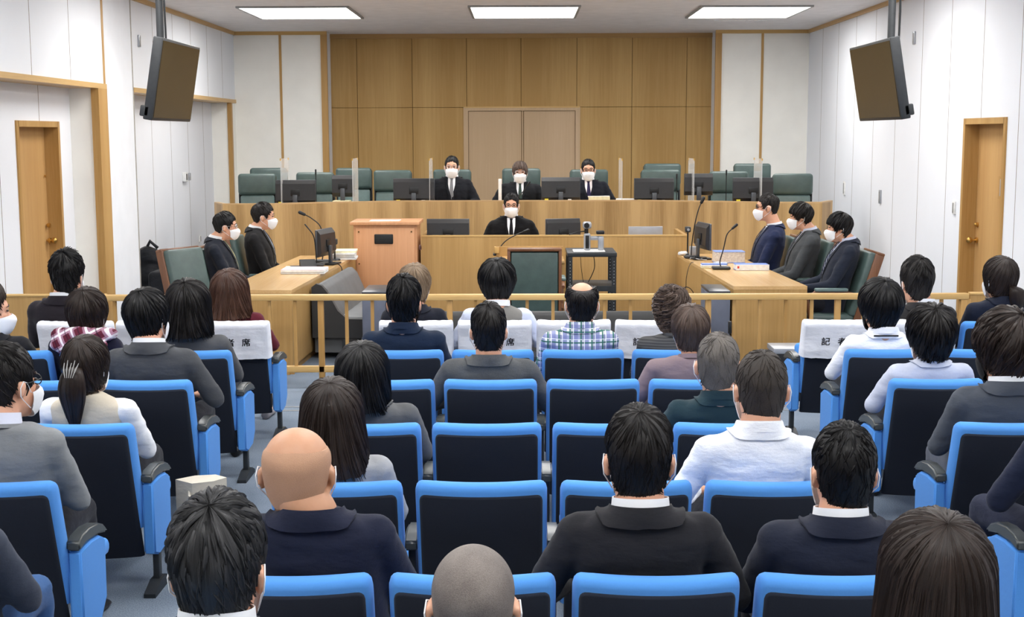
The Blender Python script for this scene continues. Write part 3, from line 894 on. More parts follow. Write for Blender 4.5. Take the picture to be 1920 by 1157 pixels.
def gooseneck(label, base, pts, mat=None, group='gooseneck microphones', head=.012, flat=(.075, .055)):
    t = thing('desk_microphone', label, 'microphone', base, 0, group)
    G().box(-flat[0], flat[0], -flat[1], flat[1], 0, .028, .012, 3).build('microphone_base', M['dark'], t)
    P = [(0, 0, .02)] + [tuple(Vector(p) - Vector(base)) for p in pts]
    # smooth curve through the points
    Q = []
    for i in range(len(P) - 1):
        p0, p1, p2, p3 = [Vector(P[max(0, min(len(P) - 1, i + k))]) for k in (-1, 0, 1, 2)]
        for k in range(6):
            u = k / 6; Q.append(.5 * ((2 * p1) + (-p0 + p2) * u + (2 * p0 - 5 * p1 + 4 * p2 - p3) * u * u + (-p0 + 3 * p1 - 3 * p2 + p3) * u ** 3))
    Q.append(Vector(P[-1]))
    G().tube(Q, .0055, 8).build('gooseneck', M['black'], t)
    d = (Q[-1] - Q[-3]).normalized()
    G().cap(Q[-1] - d * .01, Q[-1] + d * .04, head, head * 1.15, 12).build('microphone_head', M['black'], t)
    return t


ZT = .712
def A(px, py, Y): return tuple(at_y(px, py, Y))
b0 = at_z(938, 479, .732)
gooseneck('gooseneck microphone on the witness table', tuple(b0), [A(936, 467, b0.y), A(948, 452, b0.y + .02), A(968, 440, b0.y + .05), A(984, 433.5, b0.y + .08)])
b0 = at_z(1352, 505, ZT)
gooseneck('gooseneck microphone near the front of right desk', tuple(b0), [A(1350, 490, b0.y), A(1357, 465, b0.y), A(1363, 440, b0.y), A(1375, 427, b0.y)], flat=(.085, .05))
b0 = at_z(604, 492, ZT)
gooseneck('tall gooseneck microphone behind the left desk monitor', tuple(b0), [A(606, 470, b0.y), A(602, 428, b0.y), A(585, 410, b0.y), A(569, 401.5, b0.y)], head=.015)
b0 = at_z(594, 499, ZT)
gooseneck('thin gooseneck microphone in front of left desk monitor', tuple(b0), [A(592, 470, b0.y), A(588, 443, b0.y), A(577, 427, b0.y)], head=.006)
b0 = at_z(1296, 484, ZT)
gooseneck('tall slanting microphone at the far end of right desk', tuple(b0), [A(1297, 460, b0.y), A(1302, 425, b0.y), A(1309, 395, b0.y), A(1316, 378, b0.y)], head=.016)
for px, py, lab in ((592, 325, 'thin bench microphone behind the left monitor'), (1269, 333, 'thin bench microphone beside the chair right of the judges'), (1362, 326, 'thin bench microphone left of rightmost monitor'),
                    (990, 346, 'thin bench microphone slanting before the middle judge')):
    Y = 16.2; p = at_y(px, py, Y); dx = -.14 if px == 990 else .0
    gooseneck(lab, (p.x + dx, Y, ZD), [(p.x + dx * .9, Y, ZD + .1), (p.x + dx * .4, Y, p.z - .08), (p.x, Y, p.z)], head=.009, flat=(.04, .05))


def mon_side(label, px_base, rot, w, h, z0, lean, face):
    b0 = at_z(px_base[0], px_base[1], ZT)
    return b0


b0 = at_z(611, 497, ZT)
monitor('black monitor turned edge on at the left desk', (b0.x - .02, b0.y + .1, ZT), .42, .27, .08, pi / 2 - .22, True, False, None)
b0 = at_z(1322, 488, ZT)
monitor('black monitor turned edge on at the right desk', (b0.x + .0, b0.y + .15, ZT), .42, .27, .10, -pi / 2 + .16, True, False, None)


def cam_stand(label, base, h, group='small desk cameras on stands'):
    t = thing('desk_camera', label, 'camera', base, 0, group)
    G().cyl((0, 0, 0), .06, .015, 20, 'Z', .05).build('stand_base', M['black'], t)
    G().cyl((0, 0, .01), .008, h - .05, 10).build('stand_pole', M['black'], t)
    G().box(-.03, .03, -.035, .035, h - .06, h, .012).build('camera_head', M['dark'], t)
    G().cyl((0, -.05, h - .03), .014, .02, 14, 'Y').build('camera_lens', M['silver'], t)


b0 = at_z(628, 488, ZT); cam_stand('small camera on a stand at the left desk', tuple(b0), .22)
b0 = at_z(1289, 478, ZT); cam_stand('small camera on a stand at the right desk', tuple(b0), .30)


def stack(name, label, cat, px, Y_off, w, d, z, layers, rot=0, group=None, part=None, jitter=.006):
    b0 = at_z(px[0], px[1], z)
    t = thing(name, label, cat, (b0.x, b0.y + d / 2 + Y_off, z), rot, group); zz = 0
    for i, (h, m) in enumerate(layers):
        jx, jy = (random.uniform(-jitter, jitter), random.uniform(-jitter, jitter)) if i else (0, 0)
        G().box(-w / 2 + jx, w / 2 + jx, -d / 2 + jy, d / 2 + jy, zz, zz + h, .0015, 1).build(part or 'sheets', m, t, False); zz += h
    return t


stack('document_stack', 'pile of pale pink papers on the near part of left desk', 'papers', (567, 514, ZT)[:2], 0, .40, .28, ZT, [(.012, M['paper']), (.004, M['silver']), (.02, M['paper']), (.006, M['pinkpaper'])], .0)
stack('document_stack', 'tall pile of white papers at the far end of left desk', 'papers', (640, 489), .1, .26, .30, ZT, [(.02, M['paper']), (.004, M['silver']), (.025, M['paper']), (.02, M['paper']), (.02, M['creampaper'])], .06, None, None, .015)
t = thing('tablet_case', 'open black tablet case on the left desk', 'tablet case', tuple(at_z(571, 502, ZT)), .3)
G().box(-.12, .12, 0, .17, 0, .008, .003).build('tablet', M['dark'], t)
G().prism([(0, .008), (.12, .07), (.15, .065), (.15, .008)], .15, 'X', -.03).build('stand_flap', M['black'], t, False)
G().box(-.16, -.10, -.02, .16, .0, .006).build('sheet_edge', M['creampaper'], t, False)


def binder(label, px, w, d, h, z=ZT, rot=0, top='bluebook', spine=True, layers=None):
    b0 = at_z(px[0], px[1], z); t = thing('binder', label, 'binder', (b0.x, b0.y + d / 2, z), rot, 'blue topped binders')
    G().box(-w / 2 + .004, w / 2 - .004, -d / 2 + .006, d / 2 - .004, .004, h - .004).build('pages', layers or M['paper'], t, False)
    c = G().box(-w / 2, w / 2, -d / 2, d / 2, h - .004, h, .001, 1).build('cover', M[top], t, False)
    G().box(-w / 2, w / 2, -d / 2, d / 2, 0, .004, .001, 1).build('rear_cover', M[top], t, False)
    if spine:
        s = G().box(-w / 2, w / 2, -d / 2 - .003, -d / 2, 0, h).build('spine', M['paper'], t, False)
        G().box(-w / 2 + .012, -w / 2 + .03, -d / 2 - .0045, -d / 2 - .003, h * .35, h * .75).build('red_seal', M['redmark'], s, False)
    return t


binder('thick blue topped white binder nearest on the right desk', (1411, 507), .31, .17, .053)
binder('tall binder with coloured tabs and blue cover on right desk', (1369, 493), .30, .22, .11, layers=M['multi'], spine=False)
stack('document_stack', 'low stack of folders before the tall binder on right desk', 'papers', (1340, 503), 0, .24, .1, ZT, [(.018, M['creampaper']), (.012, M['paper']), (.01, M['bluebook'])])
t = thing('plastic_bag', 'crumpled clear plastic bag on the right desk', 'bag', tuple(at_z(1350, 496, ZT)))
g = G()
for k in range(7): g.ell((random.uniform(-.05, .05), random.uniform(-.03, .05), .012), (.035, .03, .014), None, 12, 8)
obj('bag_film', g.remesh('bag_film', .008, 2, .006, 40), M['silver'], t)
t = thing('plastic_cup_tray', 'white crumpled bag at the far corner of right desk', 'bag', tuple(at_z(1281, 479, ZT)))
g = G()
for k in range(6): g.ell((random.uniform(-.03, .04), random.uniform(-.0, .08), .02), (.03, .03, .02), None, 12, 8)
obj('bag_film', g.remesh('bag_film', .008, 2, .006, 40), M['white'], t)
t = thing('clear_box', 'small clear plastic box behind the camera on right desk', 'box', tuple(at_z(1303, 481, ZT)))
G().box(-.05, .05, 0, .1, 0, .10, .004).build('box_walls', M['silver'], t)
# cables
def cable(label, pts, r=.004, mat=None, name='cable'):
    P = [Vector(p) for p in pts]; Q = []
    for i in range(len(P) - 1):
        p0, p1, p2, p3 = [P[max(0, min(len(P) - 1, i + k))] for k in (-1, 0, 1, 2)]
        for k in range(8):
            u = k / 8; Q.append(.5 * ((2 * p1) + (-p0 + p2) * u + (2 * p0 - 5 * p1 + 4 * p2 - p3) * u * u + (-p0 + 3 * p1 - 3 * p2 + p3) * u ** 3))
    Q.append(P[-1]); b = P[0].copy()
    o = G().tube([q - b for q in Q], r, 6).build(name, mat or M['black'], None); o.location = b
    return tag(o, label, 'cable')


e = at_z(1300, 492, ZT + .005); yb = e.y
p = [tuple(e), (e.x - .03, yb - .05, .715), (e.x - .06, yb - .08, .66), (e.x - .08, yb - .1, .56), (e.x - .085, yb - .1, .47)]
for k in range(14): a = k * .9; p.append((e.x - .06 + .05 * cos(a + pi), yb - .1 - .004 * k, .45 + .055 * sin(a + .4) - .02))
cable('black cable coiled in a loop hanging from right desk', p, .0035)
e = at_z(626, 494, ZT + .004); cable('black cable hanging over the inner edge of left desk', [tuple(e), (e.x + .05, e.y - .06, .715), (e.x + .09, e.y - .1, .68), (e.x + .09, e.y - .1, .60)], .005)
e = at_z(1345, 500, ZT + .006); cable('white cable looping on the right desk', [tuple(e), (e.x - .07, e.y + .05, ZT + .03), (e.x - .13, e.y + .02, ZT + .01), (e.x - .13, e.y - .05, ZT + .006), (e.x - .08, e.y - .1, ZT + .006)], .004, M['white'])
e = at_z(1285, 484, ZT + .006)
for k, lab in enumerate(('tangled grey cable at the far end of right desk', 'tangled black cable under the right desk monitor')):
    pts = [(e.x + .02 + .16 * (j / 9) + .02 * sin(j * 2.1 + k), e.y + .03 - .25 * (j / 9) * (1 - .4 * k) + .05 * cos(j * 1.7 + k), ZT + .008 + .006 * (j % 2) + k * .008) for j in range(10)]
    cable(lab, pts, .005, M['silver'] if k == 0 else M['black'])

# stuff on the bench
for px, Y, lab, rot in ((534, 15.9, 'clear acrylic divider at bench left beside the wall joint', .5), (666, 16.1, 'clear acrylic divider beside the small square monitor', 0), (808, 16.3, 'clear acrylic divider left of the first judge', 0),
                        (1163.5, 16.3, 'clear acrylic divider right of the third judge', 0), (1296, 16.1, 'clear acrylic divider beside the square right monitor', 0), (1421, 15.9, 'clear acrylic divider behind the rightmost monitor', -.3)):
    x = at_y(px, 330, Y).x; z1 = at_y(px, 297, Y).z
    t = thing('acrylic_divider', lab, 'divider', (x, Y, ZD), 0, 'clear dividers on the bench')
    L = .27; G().box(-.003, .003, -L, L, .02, z1 - ZD, .001, 1).build('acrylic_sheet', M['glass'], t, False)
    for y in (-L, L - .02):
        G().box(-.006, .006, y, y + .02, z1 - ZD - .022, z1 - ZD + .003).build('corner_guard', M['amber'], t, False)
    for y in (-L + .05, L - .09):
        G().box(-.06, .06, y, y + .04, 0, .035, .006).build('divider_foot', M['white'], t)
x = at_y(1123, 372, 16.25).x
stack('document_stack', 'cream papers before the right hand judge', 'papers', (1123, 384), 0, .27, .2, ZD, [(.10, M['creampaper']), (.008, M['paper'])])
x = at_y(632, 375, 16.0).x
s_ = tag(G().box(-.1, .1, -.1, .1, 0, .085, .002).build('paper_stack', M['creampaper'], None, False, (at_y(640, 375, 15.92).x - .0, 15.98, ZD)), 'low cream paper stack under the small square monitor', 'papers')
s_ = tag(G().box(-.13, .13, -.05, .05, 0, .09, .01).build('tissue_box', M['white'], None, True, (at_y(1176, 375, 16.1).x, 16.15, ZD)), 'low white box beside the monitor right of judges', 'box')
s_ = tag(G().box(-.02, .02, -.02, .02, 0, .32, .006).build('stand_column', M['white'], None, True, (at_y(937.5, 350, 16.45).x, 16.45, ZD)), 'white upright stand left of the middle judge', 'stand')
# books at the left end of the clerk desk
for k in range(3):
    x = at_y(787 + 4.5 * k, 435, 14.5).x
    tag(G().box(-.008, .008, -.1, .1, 0, .20, .002).xf(Matrix.Rotation(-.45, 4, 'Y')).build('book', (M['paper'], M['silver'], M['pinkpaper'])[k], None, False, (x - .04, 14.52, ZC)),
        ('white leaning book nearest the pinkish cabinet', 'grey leaning book between two others by the cabinet', 'pale leaning book nearest the clerk monitor')[k], 'book', 'leaning books on the clerk desk')

# trolley with document camera
t = thing('trolley', 'black steel trolley with shelves right of the witness chair', 'trolley', (.685, 12.87, 0))
a, D = .235, .60
G().box(-a - .005, a + .005, 0, D, .80, .84, .004).build('top_shelf', M['blackmetal'], t)
G().box(-a + .01, a - .01, .02, D - .02, .50, .515).build('middle_shelf', M['blackmetal'], t, False)
G().box(-a, a, -.003, .006, .465, .515).build('shelf_lip', M['blackmetal'], t, False)
G().box(-a + .01, a - .01, .02, D - .02, .14, .155).build('bottom_shelf', M['blackmetal'], t, False)
for sx in (-1, 1):
    for sy in (0, 1):
        x0, x1 = sorted((sx * a, sx * (a - .045))); y0, y1 = (0, .035) if sy == 0 else (D - .035, D)
        leg = G().box(x0, x1, y0, y0 + .004, .05, .80).box(x0 if sx < 0 else x1 - .004, x0 + .004 if sx < 0 else x1, y0, y1, .05, .80).build('leg', M['blackmetal'], t, False)
        g = G()
        for k in range(22): g.box((x0 + x1) / 2 - .004, (x0 + x1) / 2 + .004, y0 - .001, y0 + .0, .10 + k * .031, .108 + k * .031)
        g.build('punched_hole', M['silver'], leg, False)
        G().cyl(((x0 + x1) / 2 - .01, y0 + .02, .025), .025, .02, 12, 'X').build('caster', M['black'], leg)
for x, lab in ((-.1, 'thin cable hanging inside the trolley on the left'), (.03, 'thick cable hanging inside the trolley')):
    cable(lab, [(.685 + x, 13.2, .8), (.685 + x + .01, 13.2, .66), (.685 + x - (.05 if x > 0 else -.03), 13.2, .52)], .003 if x < 0 else .005)
b0 = at_z(1104, 473, .842)
t = thing('document_camera', 'silver document camera with white stage on the trolley', 'document camera', (b0.x, b0.y, .842))
G().box(-.15, .16, -.02, .22, 0, .012, .004).build('stage', M['white'], t)
G().box(-.045, .02, .06, .13, .01, .18, .02, 3).build('column', M['silver'], t)
G().box(-.03, .005, .05, .062, .03, .16, .004).build('button_panel', M['black'], t)
G().cap((0, .1, .13), (.12, .1, .13), .02, .022).build('arm', M['silver'], t)
G().box(.095, .15, .06, .14, .01, .15, .012).build('lamp_column', M['silver'], t)
G().box(.075, .155, .04, .12, .17, .205, .01).build('lamp_head', M['black'], t)
G().cyl((-.02, .09, .17), .02, .06, 14).build('neck', M['black'], t)
h = G().box(-.055, .03, .05, .16, .225, .29, .02, 3).build('camera_head', M['silver'], t)
G().cyl((-.02, .02, .258), .026, .04, 18, 'Y').build('camera_lens', M['black'], h)
G().tube([(-.03, .09, .2), (-.12, .06, .19), (-.19, .02, .17)], .006, 6).build('side_microphone', M['black'], t)

# black bags on the floor by the left pier
t = thing('backpack', 'black backpack leaning by the left wall pier', 'bag', (-4.16, 14.97, 0), 0)
g = G().ell((-.02, 0, .34), (.2, .15, .33)).ell((.0, -.08, .3), (.15, .1, .22)).ell((-.05, 0, .62), (.15, .12, .12)).ell((.07, .0, .56), (.09, .09, .09))
obj('bag_body', g.remesh('bag_body', .02, 3, .02, 7), M['bag'], t)
G().tube([(-.08, .02, .7), (-.02, -.02, .8), (.06, 0, .72)], .02, 8).build('carry_strap', M['bag'], t)
t = thing('suitcase', 'upright black suitcase beside the backpack at left wall', 'bag', (-3.98, 14.64, 0), 0)
G().box(-.11, .11, -.18, .18, .04, .50, .05, 3).build('case_shell', M['bag'], t)
for s in (-1, 1):
    G().cyl((s * .07 - .01, -.1, .02), .02, .02, 12, 'X').build('wheel', M['black'], t)
G().tube([(-.06, .16, .5), (-.06, .16, .57), (.06, .16, .57), (.06, .16, .5)], .008, 8).build('handle', M['chrome'], t)
# tote in the left aisle
t = thing('tote_bag', 'beige tote bag standing in the left aisle', 'bag', (-1.525, 6.17, 0), .15)
gr = [[(x * .7, y * 1.2, z * 1.25) for x, y in ((-.17, 0), (-.05, -.055 - .02 * (z > .2)), (.09, -.05), (.17, 0), (.09, .055), (-.05, .05), (-.17, 0))] for z in (0, .1, .2, .29)]
g = G(); n = len(gr[0]); g.loft([r[:-1] for r in [[Vector(p) for p in q] for q in gr]], True)
g.build('bag_body', M['tote'], t, 50)
for y in (-.05, .05): G().tube([(-.05, y, .33), (-.05, y * 1.6, .30), (.0, y * 1.9, .27), (.05, y * 1.6, .30), (.05, y, .33)], .008, 6).build('bag_handle', M['tote'], t)

# ------------------------------------------------------------------ theatre seats
ROWS = {'A': 3.50, 'B': 4.49, 'C': 5.43, 'D': 6.43, 'E': 7.34, 'F': 8.44, 'Z': 2.54}
SW, ST, SK, CURV = .46, .787, .305, .05
_cache = {}


def back_y(x, z): return (ST - z) * SK - CURV * (1 - (x / .23) ** 2) * .9 + .0


def curved_slab(hw, ztop, zbot, y0, y1, rc, nx=16, rnd=.022, grow=0.0, npt=5, zb_slope=0.0):
    """slab following the seat back curve; y0..y1 offsets from the back surface"""
    rings = []
    xs = []
    for i in range(nx + 1):
        u = -1 + 2 * i / nx; xs.append(hw * (u * (1.15 - .15 * abs(u))) if False else hw * u)
    ex = [-hw, -hw + rc * .15, -hw + rc * .4, -hw + rc * .7]
    xs = ex + [x for x in xs if abs(x) < hw - rc] + [-x for x in ex[::-1]]
    for x in xs:
        d = max(0, abs(x) - (hw - rc)); drop = rc - sqrt(max(rc * rc - d * d, 0)) if d > 0 else 0
        zt = ztop - drop; e = min(1, (hw - abs(x)) / .012 + .35); ym = (y0 + y1) / 2; a, b = ym + (y0 - ym) * e, ym + (y1 - ym) * e
        r = []
        nz = npt
        for k in range(nz): z = zbot + (zt - rnd - zbot) * k / (nz - 1); r.append(Vector((x, back_y(x, z) + a, z)))
        for k in range(1, 5):
            t = pi * k / 5; z = zt - rnd + rnd * sin(t); r.append(Vector((x, back_y(x, z) + (a + b) / 2 - (b - a) / 2 * cos(t), z)))
        for k in range(nz): z = zt - rnd - (zt - rnd - zbot) * k / (nz - 1); r.append(Vector((x, back_y(x, z) + b, z)))
        rings.append(r)
    return G().loft(rings)


def seat_meshes():
    c = {}
    c['backrest'] = curved_slab(.23, ST, .30, 0, .085, .032, rnd=.03).mesh('backrest', 50)
    c['shell'] = curved_slab(.214, ST - .043, .165, -.014, .02, .022, rnd=.008).mesh('back_shell', 50)
    c['seat'] = G().box(-.225, .225, .22, .64, .33, .405, .03, 3).mesh('seat_cushion', 50)
    c['seat_up'] = G().box(-.225, .225, .0, .33, 0, .075, .03, 3).xf(Matrix.Translation((0, .30, .27)) @ Matrix.Rotation(1.35, 4, 'X')).mesh('seat_cushion', 50)
    pr = [(.115, .505), (.115, .54), (.16, .556), (.24, .560), (.33, .548), (.40, .522), (.437, .492), (.432, .482), (.33, .505), (.2, .515)]
    c['pad'] = G().prism(pr, .05, 'X', -.025).mesh('armrest', 30)
    bm = bmesh.new(); bm.from_mesh(c['pad']); bmesh.ops.bevel(bm, geom=[e for e in bm.edges if len(e.link_faces) == 2 and e.calc_face_angle(0) > 1.2], offset=.007, segments=2, affect='EDGES'); bm.to_mesh(c['pad']); bm.free()
    pn = [(.13, .19), (.125, .50), (.25, .505), (.345, .495), (.405, .468), (.40, .24), (.33, .175), (.2, .165)]
    c['panel'] = G().prism(pn, .05, 'X', -.025).mesh('side_panel', 30)
    bm = bmesh.new(); bm.from_mesh(c['panel']); bmesh.ops.bevel(bm, geom=[e for e in bm.edges if e.calc_face_angle(0) > 1.45], offset=.008, segments=3, affect='EDGES'); bm.to_mesh(c['panel']); bm.free()
    c['mid'] = G().box(-.014, .014, .16, .40, .20, .505, .006).mesh('standard', 30)
    c['leg'] = G().box(-.014, .014, .215, .26, .02, .22, .004).mesh('leg', 30)
    c['foot'] = G().prism([(.10, 0), (.10, .018), (.2, .05), (.28, .05), (.36, .02), (.36, 0)], .05, 'X', -.025).mesh('foot', 30)
    return c


SM = seat_meshes()


RSHIFT = {'F': -.036, 'E': -.02, 'D': -.012, 'C': -.005, 'B': 0, 'A': .005, 'Z': .01}


def seat(x, row, left, right, label, up=False, group='blue and black theatre seats'):
    t = thing('theatre_seat', label, 'seat', (x, ROWS[row], 0), 0, group)
    def p(k, nm, m, dx=0):
        me = SM[k]
        if not me.materials: me.materials.append(m)
        o = bpy.data.objects.new(nm, me); COL.objects.link(o); o.parent = t; o.location.x = dx; return o
    p('backrest', 'backrest', M['blue']); p('shell', 'back_shell', M['shell'])
    p('seat_up' if up else 'seat', 'seat_cushion', M['blue'])
    for s, kind in ((-1, left), (1, right)):
        if not kind: continue
        dx = s * .254
        p('pad', 'armrest', M['armpad'], dx)
        if kind == 'aisle': p('panel', 'side_panel', M['blue'], dx)
        else: p('mid', 'standard', M['dark'], dx)
        lg = p('leg', 'leg', M['blackmetal'], dx)
        me = SM['foot']
        if not me.materials: me.materials.append(M['blackmetal'])
        f = bpy.data.objects.new('foot', me); COL.objects.link(f); f.parent = lg
    return t


XC = [-.648, -.142, .364, .87]
XL = [-1.86, -2.366, -2.872]
XR = [2.04, 2.546, 3.052]
ROWN = {'F': 'front row', 'E': 'second row', 'D': 'third row', 'C': 'fourth row', 'B': 'fifth row', 'A': 'sixth row', 'Z': 'nearest row'}
COLN = ['first', 'second', 'third', 'fourth']


def seat_label(row, block, i, who):
    pl = {'c': '%s from the left in the middle block' % COLN[i], 'l': '%s from the aisle in the left block' % COLN[i], 'r': '%s from the aisle in the right block' % COLN[i]}[block]
    return ('%s blue and black seat, %s, %s' % ('taken' if who else 'empty', ROWN[row], pl))


TAKEN = {('A', 'c'): [0, 2, 3], ('B', 'c'): [0, 3], ('C', 'c'): [0, 3], ('D', 'c'): [1, 3], ('E', 'c'): [0, 2, 3], ('F', 'c'): [0, 1], ('Z', 'c'): [0, 1, 3],
         ('A', 'l'): [0], ('B', 'l'): [0], ('C', 'l'): [0], ('D', 'l'): [0], ('E', 'l'): [0, 1, 2], ('F', 'l'): [0, 2],
         ('B', 'r'): [0], ('C', 'r'): [0], ('D', 'r'): [0], ('E', 'r'): [0], ('F', 'r'): [1, 2]}
for row in 'FEDCBAZ':
    for i, x in enumerate(XC):
        tk = i in TAKEN.get((row, 'c'), [])
        if row == 'Z' and not tk: continue
        seat(x + RSHIFT[row], row, 'aisle' if i == 0 else 'mid', 'aisle' if i == 3 else None, seat_label(row, 'c', i, tk), not tk)
    if row in 'Z': continue
    for i, x in enumerate(XL):
        if (row == 'A' and i > 0) or (row == 'B' and i > 1): continue
        tk = i in TAKEN.get((row, 'l'), [])
        seat(x, row, 'mid', 'aisle' if i == 0 else None, seat_label(row, 'l', i, tk), not tk)
    for i, x in enumerate(XR):
        if (row == 'A') or (row == 'B' and i > 0) or (row in 'CD' and i > 1): continue
        tk = i in TAKEN.get((row, 'r'), [])
        seat(x, row, 'aisle' if i == 0 else None, 'mid', seat_label(row, 'r', i, tk), not tk)


def cover(x, row, label, seed):
    hw = .238
    g = curved_slab(hw, ST + .014, ST - .235, -.030, .10, .018, nx=34, rnd=.03, npt=16)
    for v in g.v:
        q = Vector((v.x * 9 + seed * 3.1, v.y * 6, v.z * 11 + seed)); k = noise.noise(q); k2 = noise.noise(q * 2.7)
        ed = max(0, (ST - .1 - v.z) / .13)
        v.y -= (k * .005 + k2 * .003) * (1 + ed * .6) + .010 * ed * (1 if v.y < back_y(v.x, v.z) + .04 else -.4)
        v.z += .004 * noise.noise(Vector((v.x * 30, seed, 0))) * (1 + .4 * ed)
    me = g.mesh('seat_cover', 60)
    o = obj('seat_cover', me, M['cover'], None, (x, ROWS[row], 0)); tag(o, label, 'seat cover', 'white seat covers on the front row')
    cu = bpy.data.curves.new('t', 'FONT'); to = bpy.data.objects.new('t', cu); COL.objects.link(to)
    for ch, dx in (('記', -.103), ('者', 0), ('席', .10)):
        cu.body = ch; cu.size = .056; cu.align_x = 'CENTER'; cu.align_y = 'CENTER'; cu.offset = .0008; cu.resolution_u = 3
        dg = bpy.context.evaluated_depsgraph_get(); m = bpy.data.meshes.new_from_object(to.evaluated_get(dg)); m.name = 'printed_character'
        zc = ST - .125
        bm = bmesh.new(); bm.from_mesh(m)
        bvh = BVHTree.FromPolygons([v.co for v in me.vertices], [p.vertices for p in me.polygons])
        for v in bm.verts:
            X, Z = v.co.x + dx, v.co.y + zc
            h = bvh.ray_cast(Vector((X, -1, Z)), Vector((0, 1, 0)))[0]
            v.co = Vector((X, (h.y if h else back_y(X, Z) - .022) - .0025, Z))
        bm.to_mesh(m); bm.free()
        obj('printed_character', m, M['ink'], o)
    bpy.data.objects.remove(to); bpy.data.curves.remove(cu)
    return o


for x, lab in ((XL[0], 'white seat cover behind the woman in burgundy'), (XL[1], 'white seat cover behind the plaid hood'), (XL[2], 'white lettered seat cover behind the man at the far left of the front row'),
               (XC[0] - .03, 'white seat cover mostly hidden behind the navy shirt man'), (XC[1] - .03, 'white seat cover behind the man in the grey vest'), (XC[2] - .03, 'white seat cover hidden behind the green plaid shirt'),
               (XC[3] - .03, 'white lettered seat cover left of the curly haired person'), (XR[0], 'white lettered seat cover left of the white shirted man on the right'), (XR[1], 'white seat cover behind the black suited man on the right')):
    cover(x, 'F', lab, x)


# ------------------------------------------------------------------ people
def HR(center, yaw, pitch, roll, sc):
    return Matrix.Translation(center) @ Matrix.Rotation(yaw, 4, 'Z') @ Matrix.Rotation(pitch, 4, 'X') @ Matrix.Rotation(roll, 4, 'Y') @ Matrix.Scale(sc, 4)


def head_geo(g, m, wide=1.0):
    """skull, face, ears in the head frame (y forward, origin between the ears)"""
    h = G()
    h.ell((0, -.012, .035), (.0755 * wide, .095, .088), None, 28, 18)
    h.ell((0, -.048, .005), (.063 * wide, .052, .062))
    h.ell((0, .016, -.036), (.0625 * wide, .072, .082), None, 24, 16)
    h.ell((0, .022, .028), (.066 * wide, .068, .062), None, 24, 16)
    h.cap((0, .078, .008), (0, .100, -.030), .008, .0125)
    h.ell((0, .058, -.098), (.030, .024, .019))
    h.ell((0, .082, -.064), (.025, .011, .010))
    for s in (-1, 1):
        h.ell((s * .030, .055, -.012), (.026, .028, .020))
        r = Euler((radians(-8), radians(s * 10), radians(s * 24)))
        h.ell((s * .0795 * wide, -.010, -.006), (.0075, .0185, .031), r, 18, 12)
        h.cap((s * .083 * wide, -.024, .012), (s * .083 * wide, -.022, -.02), .0065, .006)
    g.join(h.xf(m))


def hairline(kind):
    if kind in ('short', 'crop', 'buzz'):
        K = [(0, -.078), (35, -.072), (58, -.045), (72, -.018), (84, .024), (102, .026), (110, .0), (118, -.008), (126, .03), (140, .062), (180, .078)]
    elif kind == 'bowl':
        K = [(0, -.088), (40, -.082), (62, -.06), (78, -.03), (88, -.004), (104, -.002), (112, -.03), (122, -.02), (132, .02), (150, .044), (180, .05)]
    elif kind == 'full':
        K = [(0, -.095), (45, -.092), (75, -.07), (95, -.05), (112, -.045), (124, -.02), (138, .03), (180, .045)]
    else:
        K = [(0, -.10), (60, -.10), (90, -.08), (112, -.07), (124, -.03), (138, .03), (180, .045)]
    def f(az):
        a = abs(az) * 180 / pi
        for (a0, z0), (a1, z1) in zip(K, K[1:]):
            if a <= a1: u = (a - a0) / (a1 - a0); u = u * u * (3 - 2 * u); return z0 + (z1 - z0) * u
        return K[-1][1]
    return f


